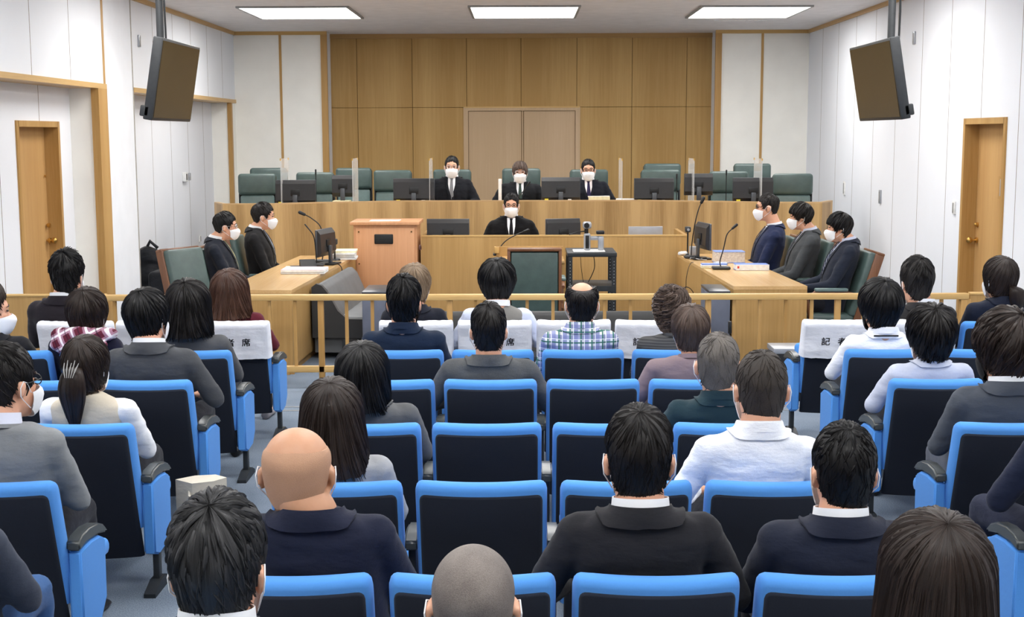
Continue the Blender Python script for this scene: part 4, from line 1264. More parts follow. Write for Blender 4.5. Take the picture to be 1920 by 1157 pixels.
def hair_geo(p, m, seed=0):
    """p: kind, t (thickness), vol, n (locks), long (drop below the ears), whorl tilt, flare"""
    kind = p['kind']; t0 = p.get('t', .014); rnd = random.Random(seed); hl = hairline(kind)
    cz, cy = .034, -.012; RX, RY_, RZ = .0765 * p.get('wide', 1), .096, .089
    tilt = p.get('tilt', .42); off = p.get('part', 0.0); long_ = p.get('long', 0.0); flare = p.get('flare', .0)
    R = Matrix.Rotation(tilt, 3, 'X') @ Matrix.Rotation(off, 3, 'Y'); nap = p.get('nape', .5)
    vol_side = p.get('side', .55 if kind in ('short', 'crop') else 1.0)

    def S(th, ph, t):
        d = R @ Vector((sin(ph) * sin(th), -sin(ph) * cos(th), cos(ph)))
        az = atan2(d.x, -d.y); ze = d.z
        if ze > 0:
            sd = abs(d.x); k = t * (1 + .35 * ze - (1 - vol_side) * sd)
            q = Vector((d.x * (RX + k), cy + d.y * (RY_ + k), cz + d.z * (RZ + k)))
        else:
            a = math.asin(max(-1, ze)); hd = Vector((d.x, d.y)); hd = hd / max(hd.length, 1e-4)
            drop = -a * (.105 + long_ * .9)
            fr = min(1.3, drop / .11)
            back = max(0, -hd.y)
            shrink = 1 - (nap * .30 * fr ** 1.6 if long_ == 0 else -flare * fr * .35)
            k = t * (1 - (.55 * fr if long_ == 0 else 0)) * (1 - (1 - vol_side) * abs(hd.x))
            q = Vector((hd.x * (RX * shrink + k), cy + hd.y * (RY_ * shrink + k) + (.012 * fr * back if long_ == 0 else 0), cz - drop))
        return q, az

    def phmax(th):
        ph = .15; prev = .15
        zmin = -long_
        while ph < pi * .98:
            q, az = S(th, ph, 0)
            z = hl(az)
            if long_ and abs(az) < 2.05: z = -.06 - long_ * (1 if abs(az) < 1.9 else .8)
            if q.z < z: return ph
            ph += .02
        return ph
    hole = p.get('hole')     # bald crown
    def phmin(th):
        if not hole: return 0.0
        a = abs(((th + pi) % (2 * pi)) - pi)
        return hole[0] + (hole[1] - hole[0]) * (a / pi) ** hole[2]
    NU, NV = 72, 30
    g = G(); outer = []; inner = []
    messy = p.get('messy', .3)
    for j in range(NU):
        th = 2 * pi * j / NU - pi; pm = phmax(th); p0 = phmin(th); co = []; ci = []
        pm = max(pm, p0 + .05)
        jag = rnd.uniform(-1, 1) * p.get('jag', .03)
        for i in range(NV + 1):
            v = i / NV; ph = p0 + (pm + jag - p0) * v
            nn = noise.noise(Vector((th * 5, v * 1.2 + seed, seed))) * .5 + noise.noise(Vector((th * 13, v * 2, seed + 5))) * .5
            t = t0 * (1 + messy * nn)
            if kind in ('short', 'crop'): t *= 1 - p.get('taper', .75) * max(0, (v - .45) / .55) ** 1.2
            if kind == 'buzz': t = t0 * (1 - .8 * v ** 3)
            if hole: t *= min(1, v * 5 + .02)
            q, az = S(th, ph, t)
            co.append(q)
            q2, _ = S(th, ph, -.008 if not long_ else (-.008 if q.z > -.02 else t - .02)); ci.append(q2)
        outer.append(co); inner.append(ci)
    vs = []; uv = []
    for L in (outer, inner):
        for j, c in enumerate(L):
            for i, q in enumerate(c):
                vs.append(q); jj = j / NU; uv.append((abs(jj * 2 - 1), i / NV))
    n = NV + 1; o = NU * n; fs = []
    for j in range(NU):
        k = (j + 1) % NU
        for i in range(NV):
            fs.append((j * n + i, j * n + i + 1, k * n + i + 1, k * n + i)); fs.append((o + j * n + i, o + k * n + i, o + k * n + i + 1, o + j * n + i + 1))
        fs.append((j * n + NV, o + j * n + NV, o + k * n + NV, k * n + NV))
        fs.append((j * n, k * n, o + k * n, o + j * n))
    g.add(vs, fs, uv)
    # locks
    N = p.get('n', 320); ln = p.get('lock', .5); lift = p.get('lift', .006); wd = p.get('w', .009); curl = p.get('curl', 0)
    for q in range(N):
        th = rnd.uniform(-pi, pi); pm = phmax(th); p0 = phmin(th); pm = max(pm, p0 + .05)
        v0 = rnd.uniform(0.02, .95) if not long_ else rnd.uniform(0, .6); L = ln * rnd.uniform(.7, 1.2); v1 = min(1.0 + p.get('over', .05), v0 + L)
        sw = rnd.uniform(-1, 1) * p.get('swirl', .25); segs = 6; ww = wd * rnd.uniform(.6, 1.3); lf = lift * rnd.uniform(.1, 1.5)
        ph0 = rnd.uniform(0, 6.28); P = []
        fade = 1.0
        for k in range(segs + 1):
            u = k / segs; v = v0 + (v1 - v0) * u; t2 = th + sw * u / max(.35, sin(max(.3, v * pm))) * .6 + curl * .25 * sin(u * 9 + ph0); ph = p0 + (pm - p0) * v
            tt = t0 * (1 - (p.get('taper', .75) * max(0, (v - .45) / .55) ** 1.2 if kind in ('short', 'crop') else 0))
            if hole: tt *= min(1, v * 5)
            lfk = lf * (sin(pi * min(u * .75, 1)) if not p.get('spike') else u) + curl * .006 * (1 + sin(u * 7 + ph0))
            c, _ = S(t2, ph, tt - .0015 + lfk * (1 if kind not in ('short', 'crop') else (1 - .6 * v)))
            P.append((c, t2, v))
        vv = []; ff = []; uu = []
        tu = (q * .61803) % 1
        for k, (c, t2, v) in enumerate(P):
            u = k / segs; d = (P[min(k + 1, segs)][0] - P[max(k - 1, 0)][0]); d = d.normalized() if d.length > 1e-7 else Vector((0, 0, -1))
            nn = (c - Vector((0, cy, min(cz, max(c.z, -.05))))); nn = nn.normalized(); a = d.cross(nn).normalized()
            w_ = ww * (.25 + .75 * sin(pi * min(.5 + .0, .12 + u * .8))) * (1 - u ** 3 * .92)
            vv += [c - a * w_ / 2 - nn * .003, c + nn * .0012, c + a * w_ / 2 - nn * .003]; uu += [(tu, v), (tu + .02, v), (tu + .04, v)]
        for k in range(segs):
            b = k * 3; ff += [(b, b + 1, b + 4, b + 3), (b + 1, b + 2, b + 5, b + 4)]
        g.add(vv, ff, uu)
    return g.xf(m)


def ponytail(m, p, seed):
    rnd = random.Random(seed); g = G(); pts = p['tail']; P = []
    V = [Vector(q) for q in pts]
    for i in range(len(V) - 1):
        p0, p1, p2, p3 = [V[max(0, min(len(V) - 1, i + k))] for k in (-1, 0, 1, 2)]
        for k in range(6):
            u = k / 6; P.append(.5 * ((2 * p1) + (-p0 + p2) * u + (2 * p0 - 5 * p1 + 4 * p2 - p3) * u * u + (-p0 + 3 * p1 - 3 * p2 + p3) * u ** 3))
    P.append(V[-1]); n = len(P); r0 = p.get('tail_r', .035); K = 20; vs = []; uv = []; fs = []
    for i, c in enumerate(P):
        u = i / (n - 1); r = r0 * (.22 + .95 * sin(pi * min(1, u * .8 + .03)) ** 1.2) * (1 - .6 * u ** 4)
        for k in range(K):
            a = 2 * pi * k / K; rr = r * (1 + .12 * noise.noise(Vector((a * 3, u * 2, seed))))
            vs.append(c + Vector((cos(a) * rr, sin(a) * rr * .6, 0))); uv.append((abs(k / K * 2 - 1) * .6, u))
    for i in range(n - 1):
        for k in range(K):
            l = (k + 1) % K; fs.append((i * K + k, i * K + l, (i + 1) * K + l, (i + 1) * K + k))
    fs.append(tuple(range(K))[::-1]); fs.append(tuple(range((n - 1) * K, n * K)))
    g.add(vs, fs, uv)
    for q in range(70):
        a = rnd.uniform(0, 6.28); s0 = rnd.uniform(0, .5); vv = []; uu = []; ff = []; S_ = 8; e = rnd.uniform(.7, 1.03)
        for k in range(S_ + 1):
            u = min(1, s0 + (e - s0) * k / S_); i = min(n - 1, int(u * (n - 1))); f = u * (n - 1) - i
            c = P[i].lerp(P[min(n - 1, i + 1)], f); r = r0 * (.22 + .95 * sin(pi * min(1, u * .8 + .03)) ** 1.2) * (1 - .58 * u ** 4) * 1.03
            if e > 1 and k == S_: c = c - Vector((0, 0, .02))
            nn = Vector((cos(a + .2 * u), sin(a + .2 * u) * .6, 0)); tt = Vector((-sin(a), cos(a), 0)); w_ = .006 * (1 - (k / S_) ** 3 * .9)
            vv += [c + nn * r - tt * w_, c + nn * (r + .002), c + nn * r + tt * w_]; uu += [((q * .618) % 1, u)] * 3
        for k in range(S_):
            b = 3 * k; ff += [(b, b + 1, b + 4, b + 3), (b + 1, b + 2, b + 5, b + 4)]
        g.add(vv, ff, uu)
    return g.xf(m)


TORSO = [(-.03, .165, .115, 0), (.05, .178, .125, 0), (.15, .172, .120, -.002), (.27, .168, .115, -.004), (.37, .180, .120, -.008), (.45, .192, .118, -.014),
         (.505, .196, .105, -.020), (.545, .186, .090, -.026), (.575, .158, .074, -.030), (.600, .112, .062, -.032), (.622, .072, .056, -.032), (.640, .058, .052, -.030)]


def sup(cx, cy, cz, a, b, n=28, e=2.5):
    r = []
    for k in range(n):
        t = 2 * pi * k / n; c, s = cos(t), sin(t)
        r.append(Vector((cx + a * abs(c) ** (2 / e) * (1 if c >= 0 else -1), cy + b * abs(s) ** (2 / e) * (1 if s >= 0 else -1), cz)))
    return r


def person(label, loc, rot, top, hc=None, seat_h=.405, cat='person', **k):
    """seated figure facing local +y; loc = point of the floor under the hips; top = height of the bare head above the floor;
    hc = (dx, dy) of the head relative to the hips"""
    hs = k.get('hs', 1.0); lean = k.get('lean', .20); sw = k.get('sw', 1.0); bw = k.get('bw', 1.0); seed = k.get('seed', 0); vox = k.get('vox', .0105)
    female = k.get('female', False); skin = k.get('skin', 'skin')
    head_c = top - .123 * hs
    nz = (head_c - k.get('nk', .118) * hs) - seat_h; s = nz / .60          # neck base height / torso scale
    s = max(.72, min(1.08, s)); s = k.get('s', s)
    dx, dy = hc if hc else (0, None)
    if dy is None: dy = -lean * .6 * s + .045
    def T(p, grow=0):     # torso point: x, y, z in torso units -> local
        x, y, z = p; sh = dx * .55 * max(0, min(1, z / .6)); tw = k.get('bend', 0) * z
        return Vector((x + sh + tw, y - lean * z * s, seat_h + z * s))
    yaw = k.get('yaw', 0); pitch = k.get('pitch', 0)
    hm = HR(Vector((dx, dy, head_c)), yaw, pitch, k.get('roll', 0), hs)
    neck_base = T((0, -.032, .60)); nr = (.050 if female else .0625) * hs * k.get('nr', 1)
    nt = hm @ Vector((0, -.028, -.045))

    def torso(grow, z_hi=1.0, waist=0):
        rings = []
        for z, a, b, y in TORSO:
            if z > z_hi: break
            a2 = a * sw if z > .3 else a * (1 + (sw - 1) * .5) * bw
            c = T((0, y, z)); rings.append(sup(c.x, c.y, c.z, (a2 + grow) * (s * .35 + .65), (b * bw + grow) * (s * .4 + .6)))
        return rings
    arms = k.get('arms', 'lap'); AR = []
    for sd in (-1, 1):
        sh = T((sd * (.178 * sw), -.024, .515))
        mode = arms if isinstance(arms, str) else arms[0 if sd < 0 else 1]
        if mode == 'lap':
            el = T((sd * (.232 * sw), .05, .245)) + Vector((0, .02, 0)); wr = Vector((sd * .10, .27, seat_h + .20)); hd = Vector((sd * .045, .33, seat_h + .185))
        elif mode == 'rest':
            el = T((sd * (.245 * sw), .03, .25)); wr = Vector((sd * .235, .25, seat_h + .20)); hd = Vector((sd * .23, .34, seat_h + .195))
        elif mode == 'wide':
            el = T((sd * (.285 * sw), .0, .27)); wr = Vector((sd * .16, .25, seat_h + .20)); hd = Vector((sd * .09, .32, seat_h + .19))
        else:
            el, wr, hd = [Vector(q) for q in mode]
        AR.append((sh, el, wr, hd, sd))
    knee_y = .42; KN = []
    for sd in (-1, 1):
        spread = k.get('spread', .11)
        kn = Vector((sd * spread, knee_y, seat_h + .075)); an = Vector((sd * spread * 1.05, knee_y + k.get('shin', .04), .085))
        KN.append((Vector((sd * .085, .02, seat_h + .07)), kn, an, sd))
    if k.get('cross'):
        c = k['cross']; KN[0 if c < 0 else 1] = (KN[0 if c < 0 else 1][0], Vector((c * .05, .44, seat_h + .19)), Vector((-c * .12, .56, seat_h - .12)), c)

    # ---- body: one continuous surface
    g = G()
    g.loft(torso(-.018, .59)); head_geo(g, hm, k.get('wide', 1.0)); g.cap(nt, neck_base, nr * .96, nr, 20)
    g.cap(neck_base, T((0, -.02, .5)), nr, .055)
    for sh, el, wr, hd, sd in AR:
        g.cap(T((sd * .09, -.024, .505)), sh, .038, .038); g.cap(sh, el, .038, .034); g.cap(el, wr, .034, .024)
        d = (hd - wr).normalized(); side = Vector((-d.y * sd, d.x * sd, 0)) * -1; side = side.normalized() if side.length > .1 else Vector((sd, 0, 0))
        dn = Vector((0, 0, -1)); pc = wr + d * .05
        g.cap(wr, pc, .022, .026); g.ell(pc, (.034, .042, .017), Euler((0, 0, atan2(-d.x, d.y))), 16, 10)
        for f, (o, l) in enumerate(((-.026, .062), (-.009, .072), (.009, .070), (.026, .058))):
            b0_ = pc + d * .034 + side * o; m1 = b0_ + d * l * .5 + dn * .006; g.cap(pc + side * o * .7, m1, .0085, .008, 10); g.cap(m1, m1 + d * l * .42 + dn * (.02), .008, .0068, 10)
        g.cap(pc - d * .02 - side * .02 * -sd, pc + d * .018 + Vector((-sd * .045, 0, 0)), .011, .009, 10); g.cap(pc + d * .018 + Vector((-sd * .045, 0, 0)), pc + d * .048 + Vector((-sd * .05, 0, -.006)), .009, .0075, 10)
    for hp, kn, an, sd in KN:
        g.cap(hp, kn, .075, .05); g.cap(kn, an, .047, .034); fd = Vector((0, 1, 0)); g.cap(an - fd * .02 - Vector((0, 0, .04)), an + fd * .13 - Vector((0, 0, .052)), .028, .024)
    body = obj('person', g.remesh('person', vox, 3), M[skin], None, loc, rot)
    tag(body, label, cat); body['kind_of_thing'] = 'person'; del body['kind_of_thing']
    if k.get('group'): body['group'] = k['group']

    # ---- upper garment
    gt = k.get('wear', 'suit'); col = C(k.get('color', (40, 40, 44)), k.get('fine', .05), k.get('wr', .4)) if not k.get('mat') else k['mat']
    grow = {'suit': .012, 'robe': .018, 'shirt': .006, 'sweater': .009, 'vest': .008, 'tee': .004}.get(gt, .008)
    wrk = {'suit': .005, 'robe': .008, 'shirt': .007, 'sweater': .006, 'vest': .004, 'tee': .006}.get(gt, .006)
    zhi = .625 if gt in ('suit', 'shirt', 'robe', 'vest') else .62
    sleeve_mat = C(k['sleeve'], .03, .5) if k.get('sleeve') else None
    tg = G(); sg = G() if sleeve_mat else tg
    rr = torso(grow, zhi)
    tg.loft(rr)
    if gt in ('suit', 'robe') and not female:      # shoulder padding
        for sd in (-1, 1): tg.cap(T((sd * .08, -.026, .548)), T((sd * .172 * sw, -.024, .530)), .042, .048 + grow * .5)
    fat = 1.35 if gt == 'robe' else 1.0
    for sh, el, wr, hd, sd in AR:
        (tg if not sleeve_mat else sg).cap(T((sd * .10 * sw, -.024, .515)), sh, .056, .053 + grow * .6)
        sg.cap(sh, el, (.050 + grow * .7) * (1 + (fat - 1) * .3), (.042 + grow * .6) * fat)
        if gt == 'tee' and k.get('short_sleeve'): continue
        cf = wr.lerp(el, .06); sg.cap(el, cf, (.041 + grow * .6) * fat, (.030 + grow * .6) * fat)
        if gt in ('robe',): sg.cap(el, cf, .06, .065)
    nm = {'suit': 'suit_jacket', 'robe': 'black_robe', 'shirt': 'shirt', 'sweater': 'sweater', 'vest': 'waistcoat', 'tee': 'top'}[gt]
    nm = k.get('part', nm)
    gm = tg.remesh(nm, max(.0115, vox * 1.35), 4, wrk, 9, seed)
    gar = obj(nm, gm, col, body)
    if sleeve_mat:
        obj('shirt_sleeves', sg.remesh('shirt_sleeves', .013, 3, .006, 12, seed + 3), sleeve_mat, body)
    bvh = BVHTree.FromPolygons([v.co for v in gm.vertices], [p.vertices for p in gm.polygons])

    def neck_frame(u):   # point on the neck axis
        return neck_base.lerp(nt, u)

    def collar(name, mat, r_top, r_bot, z0, z1, a0, a1, parent, th=.004, back_rise=.0, snap=False):
        """band round the back of the neck; angle 0 = back"""
        grid = []
        for i in range(5):
            v = i / 4; row = []
            for j in range(25):
                a = a0 + (a1 - a0) * j / 24; r = r_bot + (r_top - r_bot) * v; c = neck_base.lerp(nt, 0) + Vector((0, 0, z0 + (z1 - z0) * v))
                fr = abs(a) / pi; zz = (.014 + back_rise) * cos(a) * (1)
                ax = (nt - neck_base); c.y += ax.y / max(ax.z, .01) * (z0 + (z1 - z0) * v) * .6
                P = c + Vector((sin(a) * r, -cos(a) * r * .98, zz))
                if snap and v < .8:
                    q_, n_, _, _ = bvh.find_nearest(P)
                    if q_: P = P.lerp(q_ + n_ * .008, (1 - v / .8) ** .7)
                row.append(P)
            grid.append(row)
        return G().sheet(grid, th).build(name, mat, parent, 60)

    def front_patch(name, mat, rows, parent, off=.004, th=.003, nx=7):
        grid = []
        for z, x0, x1 in rows:
            row = []
            for j in range(nx):
                x = x0 + (x1 - x0) * j / (nx - 1); P = T((x, 0, z)); h = bvh.ray_cast(Vector((P.x, 1.2, P.z)), Vector((0, -1, 0)))[0]
                y = h.y if h else P.y + .09
                row.append(Vector((P.x, y + off, P.z)))
            grid.append(row)
        return G().sheet(grid, th).build(name, mat, parent, 60)

    sc = k.get('collar', (238, 240, 244))
    if gt in ('suit', 'robe', 'vest'):
        if sc: collar('shirt_collar', C(sc, .02, .1), nr + .006, nr + .010, .004, .043, -pi * .88, pi * .88, body, .003)
        if gt == 'suit': collar('jacket_collar', col, nr + .012, nr + .038, -.034, .020, -pi * .55, pi * .55, gar, .006, 0, True)
        if gt == 'robe': collar('robe_collar', col, nr + .012, nr + .040, -.034, .016, -pi * .55, pi * .55, gar, .006, 0, True)
    elif gt == 'shirt':
        collar('shirt_collar', col, nr + .006, nr + .012, .0, .038, -pi * .9, pi * .9, gar, .004)
        collar('collar_fold', col, nr + .009, nr + .026, -.026, .034, -pi * .85, pi * .85, gar, .003, 0, True)
        if k.get('strap'): collar('neck_strap', M['ink'], nr + .021, nr + .024, -.016, -.008, -pi * .6, pi * .6, body, .003)
    elif gt == 'sweater' or gt == 'tee':
        if k.get('collar'): collar('shirt_collar', C(sc, .02, .1), nr + .006, nr + .012, .0, .038, -pi * .88, pi * .88, body, .003)
        collar('neck_band', col, nr + .007, nr + .012, -.014, .008, -pi, pi, gar, .005)
    if k.get('front'):
        sh = C(k.get('shirtfront', (238, 240, 244)), .02, .1); tiec = k.get('tie', (30, 32, 40))
        tm = TIESTRIPE if tiec == 'stripe' else C(tiec, .1, .1)
        wv = .068 if gt == 'suit' else .054; zb = .29 if gt == 'suit' else .38
        if k.get('deep'): zb = k['deep']
        front_patch('shirt_front', sh, [(.605, -.045, .045), (.57, -wv, wv), (.52, -wv * .85, wv * .85), (.45, -wv * .55, wv * .55), (.38 if zb < .38 else zb + .03, -wv * .28, wv * .28), (zb, -.004, .004)], gar, .003)
        t = front_patch('necktie', tm, [(.60, -.018, .018), (.575, -.013, .013), (.55, -.015, .015), (.47, -.022, .022), (.38, -.026, .026), (max(zb, .31), -.012, .012)], gar, .009)
        for sd in (-1, 1):
            rows = [(.60, sd * .050, sd * .080), (.55, sd * .052, sd * .098), (.50, sd * .044, sd * .092), (.43, sd * .03, sd * .065), (.36, sd * .012, sd * .04), (zb - .01, sd * .0, sd * .008)]
            if gt == 'robe': rows = [(.60, sd * .046, sd * .072), (.52, sd * .044, sd * .07), (.44, sd * .026, sd * .054), (.37, sd * .004, sd * .034), (.2, sd * .002, sd * .026)]
            front_patch('lapel', col, rows, gar, .011, .004, 5)
            for sh_, el, wr, hd, s2 in AR:
                if s2 == sd: G().tube([wr.lerp(el, .10), wr.lerp(el, -.02)], .034, 14).build('shirt_cuff', sh, body)
    if k.get('hood'):
        hg = G(); 
        for j in range(15):
            a = -2.3 + 4.6 * j / 14; cb = max(0, cos(a)); c = neck_base + Vector((sin(a) * .135, -cos(a) * .07 - .045 * cb, .012 + .016 * cos(a)))
            hg.ell(c, (.05, .05, .038 + .012 * cb), None, 14, 10)
        hg.ell(neck_base + Vector((0, -.115, -.03)), (.165, .055, .07), Euler((0, .06, 0)), 24, 14)
        obj('plaid_hood', hg.remesh('plaid_hood', .009, 5, .012, 12, seed), REDPLAID, body)
        dd = k.get('panel')
    if k.get('lace'):
        front = G(); gr = [[neck_base + Vector((sin(a) * (nr + .006 + .016 * v), -cos(a) * (nr + .004 + .022 * v), .028 - .055 * v * (1 - .35 * abs(a)))) for a in [(-1.2 + 2.4 * j / 16) for j in range(17)]] for v in (0, .33, .66, 1)]
        front.sheet(gr, .003).build('lace_collar', C((52, 44, 52), .4, .2), body, 60)

    # ---- trousers and shoes
    pg = G(); rr = torso(.010, .06); pg.loft(rr); tc = C(k.get('trousers', (34, 35, 42)), .05, .5)
    for hp, kn, an, sd in KN:
        pg.cap(hp, kn, .088, .062); pg.cap(kn, an + Vector((0, 0, .0)), .060, .046)
    obj('trousers', pg.remesh('trousers', .018, 4, .006, 8, seed + 9), tc, body)
    shm = M[k.get('shoe', 'shoe')]
    for hp, kn, an, sd in KN:
        fd = Vector((0, 1, 0)); z0 = an.z - .085; x, y = an.x, an.y; rings = []
        for u, hw_, hh in ((-.065, .018, .05), (-.055, .032, .062), (-.01, .036, .075), (.05, .038, .066), (.11, .043, .045), (.155, .040, .034), (.185, .022, .024), (.192, .008, .016)):
            rings.append([Vector((x + hw_ * cos(t) * (1 if sin(t) > -.5 else 1), y + u, z0 + max(0.002, hh * .5 + hh * .5 * sin(t)))) for t in [2 * pi * q / 14 for q in range(14)]])
        G().loft(rings).build('shoe', shm, body, 50)

    # ---- hair, mask, glasses, eyes
    hp_ = k.get('hair')
    if hp_:
        hg = hair_geo(hp_, hm, seed)
        if hp_.get('tail'):
            hg.join(ponytail(hm, hp_, seed))
        ho = hg.build('hair', HAIR[hp_['color']], body, 80, uv=True)
        if hp_.get('clip'):
            cg = G()
            for q in range(5): cg.tube([Vector((-.034 + .016 * q, -.138, .048 + .012 * (q % 2))), Vector((-.028 + .013 * q, -.160, .022)), Vector((-.018 + .008 * q, -.172, -.01))], [.0015, .0035, .0015], 6)
            cg.xf(hm).build('hair_clip', M['lampframe'], ho)
    if k.get('scalp'): hair_geo(dict(kind='buzz', t=.0022, n=0, messy=0, jag=.03, wide=k.get('wide', 1), hole=(.75, 1.8, 1.6), tilt=.3), hm, 3).build('shaved_stubble', HAIR['stubble'], body, 80, uv=True)
    mk = k.get('mask', 'mask')
    if mk:
        grid = []; W = k.get('wide', 1.0)
        prof = [(0, .106), (.12, .121), (.28, .126), (.5, .118), (.75, .106), (.92, .090), (1.0, .072)]
        for i in range(11):
            v = i / 10; row = []
            for (v0, p0), (v1, p1) in zip(prof, prof[1:]):
                if v <= v1 + 1e-6: yc = p0 + (p1 - p0) * (v - v0) / (v1 - v0); break
            for j in range(19):
                u = -1 + 2 * j / 18; a = u * radians(86)
                z = -.010 - .012 * u * u - (.106 - .046 * u * u) * v
                ys = .030 + .006 * v; x = (.0705 * W) * sin(a) * (1 - .14 * v * v)
                y = ys + (yc - ys) * (cos(a) ** .85 if cos(a) > 0 else 0)
                row.append(hm @ Vector((x, y, z)))
            grid.append(row)
        mg = G().sheet(grid, .0018 * hs).build('face_mask', M[mk], body, 60)
        for sd in (-1, 1):
            P = [(.068, .034, -.022), (.080, .008, .016), (.0875, -.012, .024), (.0905, -.028, .004), (.0875, -.026, -.024), (.080, -.010, -.040), (.066, .030, -.074)]
            G().tube([hm @ Vector((sd * x * W, y, z)) for x, y, z in P], .0016 * hs * k.get('loopw', 1), 6).build('ear_loop', M[mk], mg)
    if k.get('glasses'):
        gg = G()
        for sd in (-1, 1):
            gg.tube([hm @ Vector((sd * .032 + .025 * cos(a), .0935 - .004 * abs(cos(a)), .012 + .018 * sin(a))) for a in [2 * pi * q / 16 for q in range(17)]], .0022, 6)
            gg.tube([hm @ Vector(q) for q in ((sd * .057, .088, .016), (sd * .074, .05, .016), (sd * .083, .0, .014), (sd * .084, -.02, .0))], .002, 6)
        gg.tube([hm @ Vector((-.008, .100, .016)), hm @ Vector((.008, .100, .016))], .0022, 6)
        gg.build('glasses', M['black'] if k['glasses'] == 'black' else M['chrome'], body)
    if k.get('face'):
        for sd in (-1, 1):
            G().ell((sd * .031, .0835, .012), (.0125, .0065, .0055)).xf(hm).build('eye', M['eye'], body)
            G().tube([hm @ Vector(q) for q in ((sd * .016, .0905, .031), (sd * .032, .0895, .036), (sd * .049, .079, .031))], [.002, .0033, .0015], 6).build('eyebrow', HAIR[(hp_ or {'color': 'black'})['color']] if hp_ and hp_['color'] in HAIR else M['eye'], body)
    return body


# hair recipes
def H(color, kind='short', **k):
    d = dict(color=color, kind=kind); base = {
        'short': dict(t=.016, n=420, lift=.006, lock=.32, w=.009, swirl=.5, taper=.8, messy=.3),
        'crop': dict(t=.009, n=300, lift=.003, lock=.22, w=.006, swirl=.5, taper=.8, messy=.2),
        'buzz': dict(t=.0035, n=0, jag=.02, messy=.0),
        'bowl': dict(t=.022, n=460, lift=.005, lock=.5, w=.010, swirl=.3, messy=.25, nape=.9),
        'full': dict(t=.022, n=460, lift=.007, lock=.45, w=.010, swirl=.4, messy=.4, nape=.7),
        'bob': dict(t=.018, n=420, lift=.005, lock=.7, w=.010, swirl=.12, messy=.22, long=.075, flare=.25),
    }[kind]
    d.update(base); d.update(k); return d


# ---- audience
def audience(label, row, bx, hx, topy, wpx, lean=.24, dyh=.21, hs=None, **k):
    """bx = shoulder centre, hx = head centre, topy = top of the hair (pixels of the photograph), wpx = width of the head with its hair"""
    Yb = ROWS[row]; hy = Yb + .33; Yh = Yb + dyh
    X = at_y(bx, 900, Yh).x; p = at_y(hx, topy, Yh); wm = wpx * (Yh + .12) / 2500
    h = k.get('hair')
    if h is None: hs = 1.12; k['wide'] = wm / .153 / hs; ht = 0
    else:
        if hs is None: hs = .95 if k.get('female') else 1.0
        eff = {'short': .012, 'crop': .006, 'buzz': .003, 'bowl': .020, 'full': .021, 'bob': .021}[h['kind']]
        hs = max(.9, min(1.14, wm / (.153 + 2 * eff)))
        tt = max(.004, min(.036, (wm / hs - .153) / 2 / (.62 if h['kind'] in ('short', 'crop') else 1)))
        if h['kind'] == 'buzz': tt = .0035
        if h['kind'] == 'crop': tt = min(tt, .010)
        h = dict(h); h['t'] = tt if h['kind'] != 'buzz' else .0035; k['hair'] = h; ht = (min(tt, .026) * 1.2 if not h.get('hole') else .004)
    top = p.z - ht * hs
    ax = k.pop('shift', 0)
    return person(label, (X, hy, 0), 0, top, hc=(p.x - X, Yh - hy), lean=lean, hs=hs, **k)


W_ = (226, 230, 240)
# nearest row (only heads show)
audience('person with thick greying black hair nearest the camera at the lower left', 'Z', 407, 407, 928, 190, hair=H('salt', 'short', w=.010, n=620, messy=.35, lift=.008), color=(48, 50, 58), vox=.0075, seed=1, s=.9)
audience('person with a shaved grey head at the bottom centre', 'Z', 887, 887, 1021, 167, hair=H('buzzgrey', 'buzz'), color=(60, 62, 68), vox=.0075, seed=2, mask='mask', s=.9)
audience('person with long straight dark brown hair at the bottom right', 'Z', 1757, 1757, 957, 205, hair=H('dbrown', 'bob', long=.30, flare=.32, n=620, t=.02, messy=.12, lift=.003), color=(60, 50, 50), vox=.0075, seed=3, female=True, s=.9, wear='sweater')
# row A
audience('bald person in a navy jacket in the sixth row', 'A', 620, 556, 801, 126, hair=None, nk=.095, nr=1.08, scalp=True, color=(32, 36, 54), vox=.0075, seed=4, skin='skin2', collar=None, sw=.98, arms='lap', fine=.06)
audience('person in a black suit with neat dark hair in the sixth row centre', 'A', 1201, 1199, 757, 134, hair=H('soft', 'short', messy=.15, lift=.004, n=620), color=(38, 38, 42), vox=.0075, seed=5, sw=1.02, yaw=-.05, arms='wide')
audience('person in a dark navy suit with short cropped black hair in the sixth row', 'A', 1566, 1583, 790, 124, hair=H('black', 'short', taper=.85, messy=.12, n=620, lock=.2, lift=.004), color=(36, 40, 54), vox=.0075, seed=6, sw=.96)
# row B
audience('person with a straight brown bob and light grey sweater in the fifth row', 'B', 633, 622, 707, 116, hair=H('dbrown', 'bob', long=.085, flare=.5, n=600, messy=.1, lift=.003), color=(158, 160, 164), wear='sweater', seed=7, female=True, sw=.86, vox=.008)
audience('person in a white dress shirt with thinning crop in the fifth row', 'B', 1412, 1428, 655, 104, hair=H('buzzdark', 'crop', taper=.6, n=260, t=.008), color=(240, 243, 250), wear='shirt', seed=8, sw=.97, vox=.008, arms='wide', wr=.7, hs=1.0)
audience('person in glasses and a grey knitted sweater at the left edge', 'B', 0, 12, 643, 98, hair=H('soft', 'short', taper=.6, messy=.3), color=(134, 137, 140), wear='sweater', collar=(214, 218, 234), seed=9, yaw=-.5, glasses='black', vox=.008, face=True, sw=.98, dyh=.22)
audience('person in a navy jacket cut off by the right edge in the fifth row', 'B', 2052, 2052, 650, 100, hair=H('black', 'short'), color=(30, 36, 56), seed=10, spread=.2, trousers=(40, 44, 62), sw=1.1, arms=[(-.32, .02, .56), 'lap'] if False else 'wide')
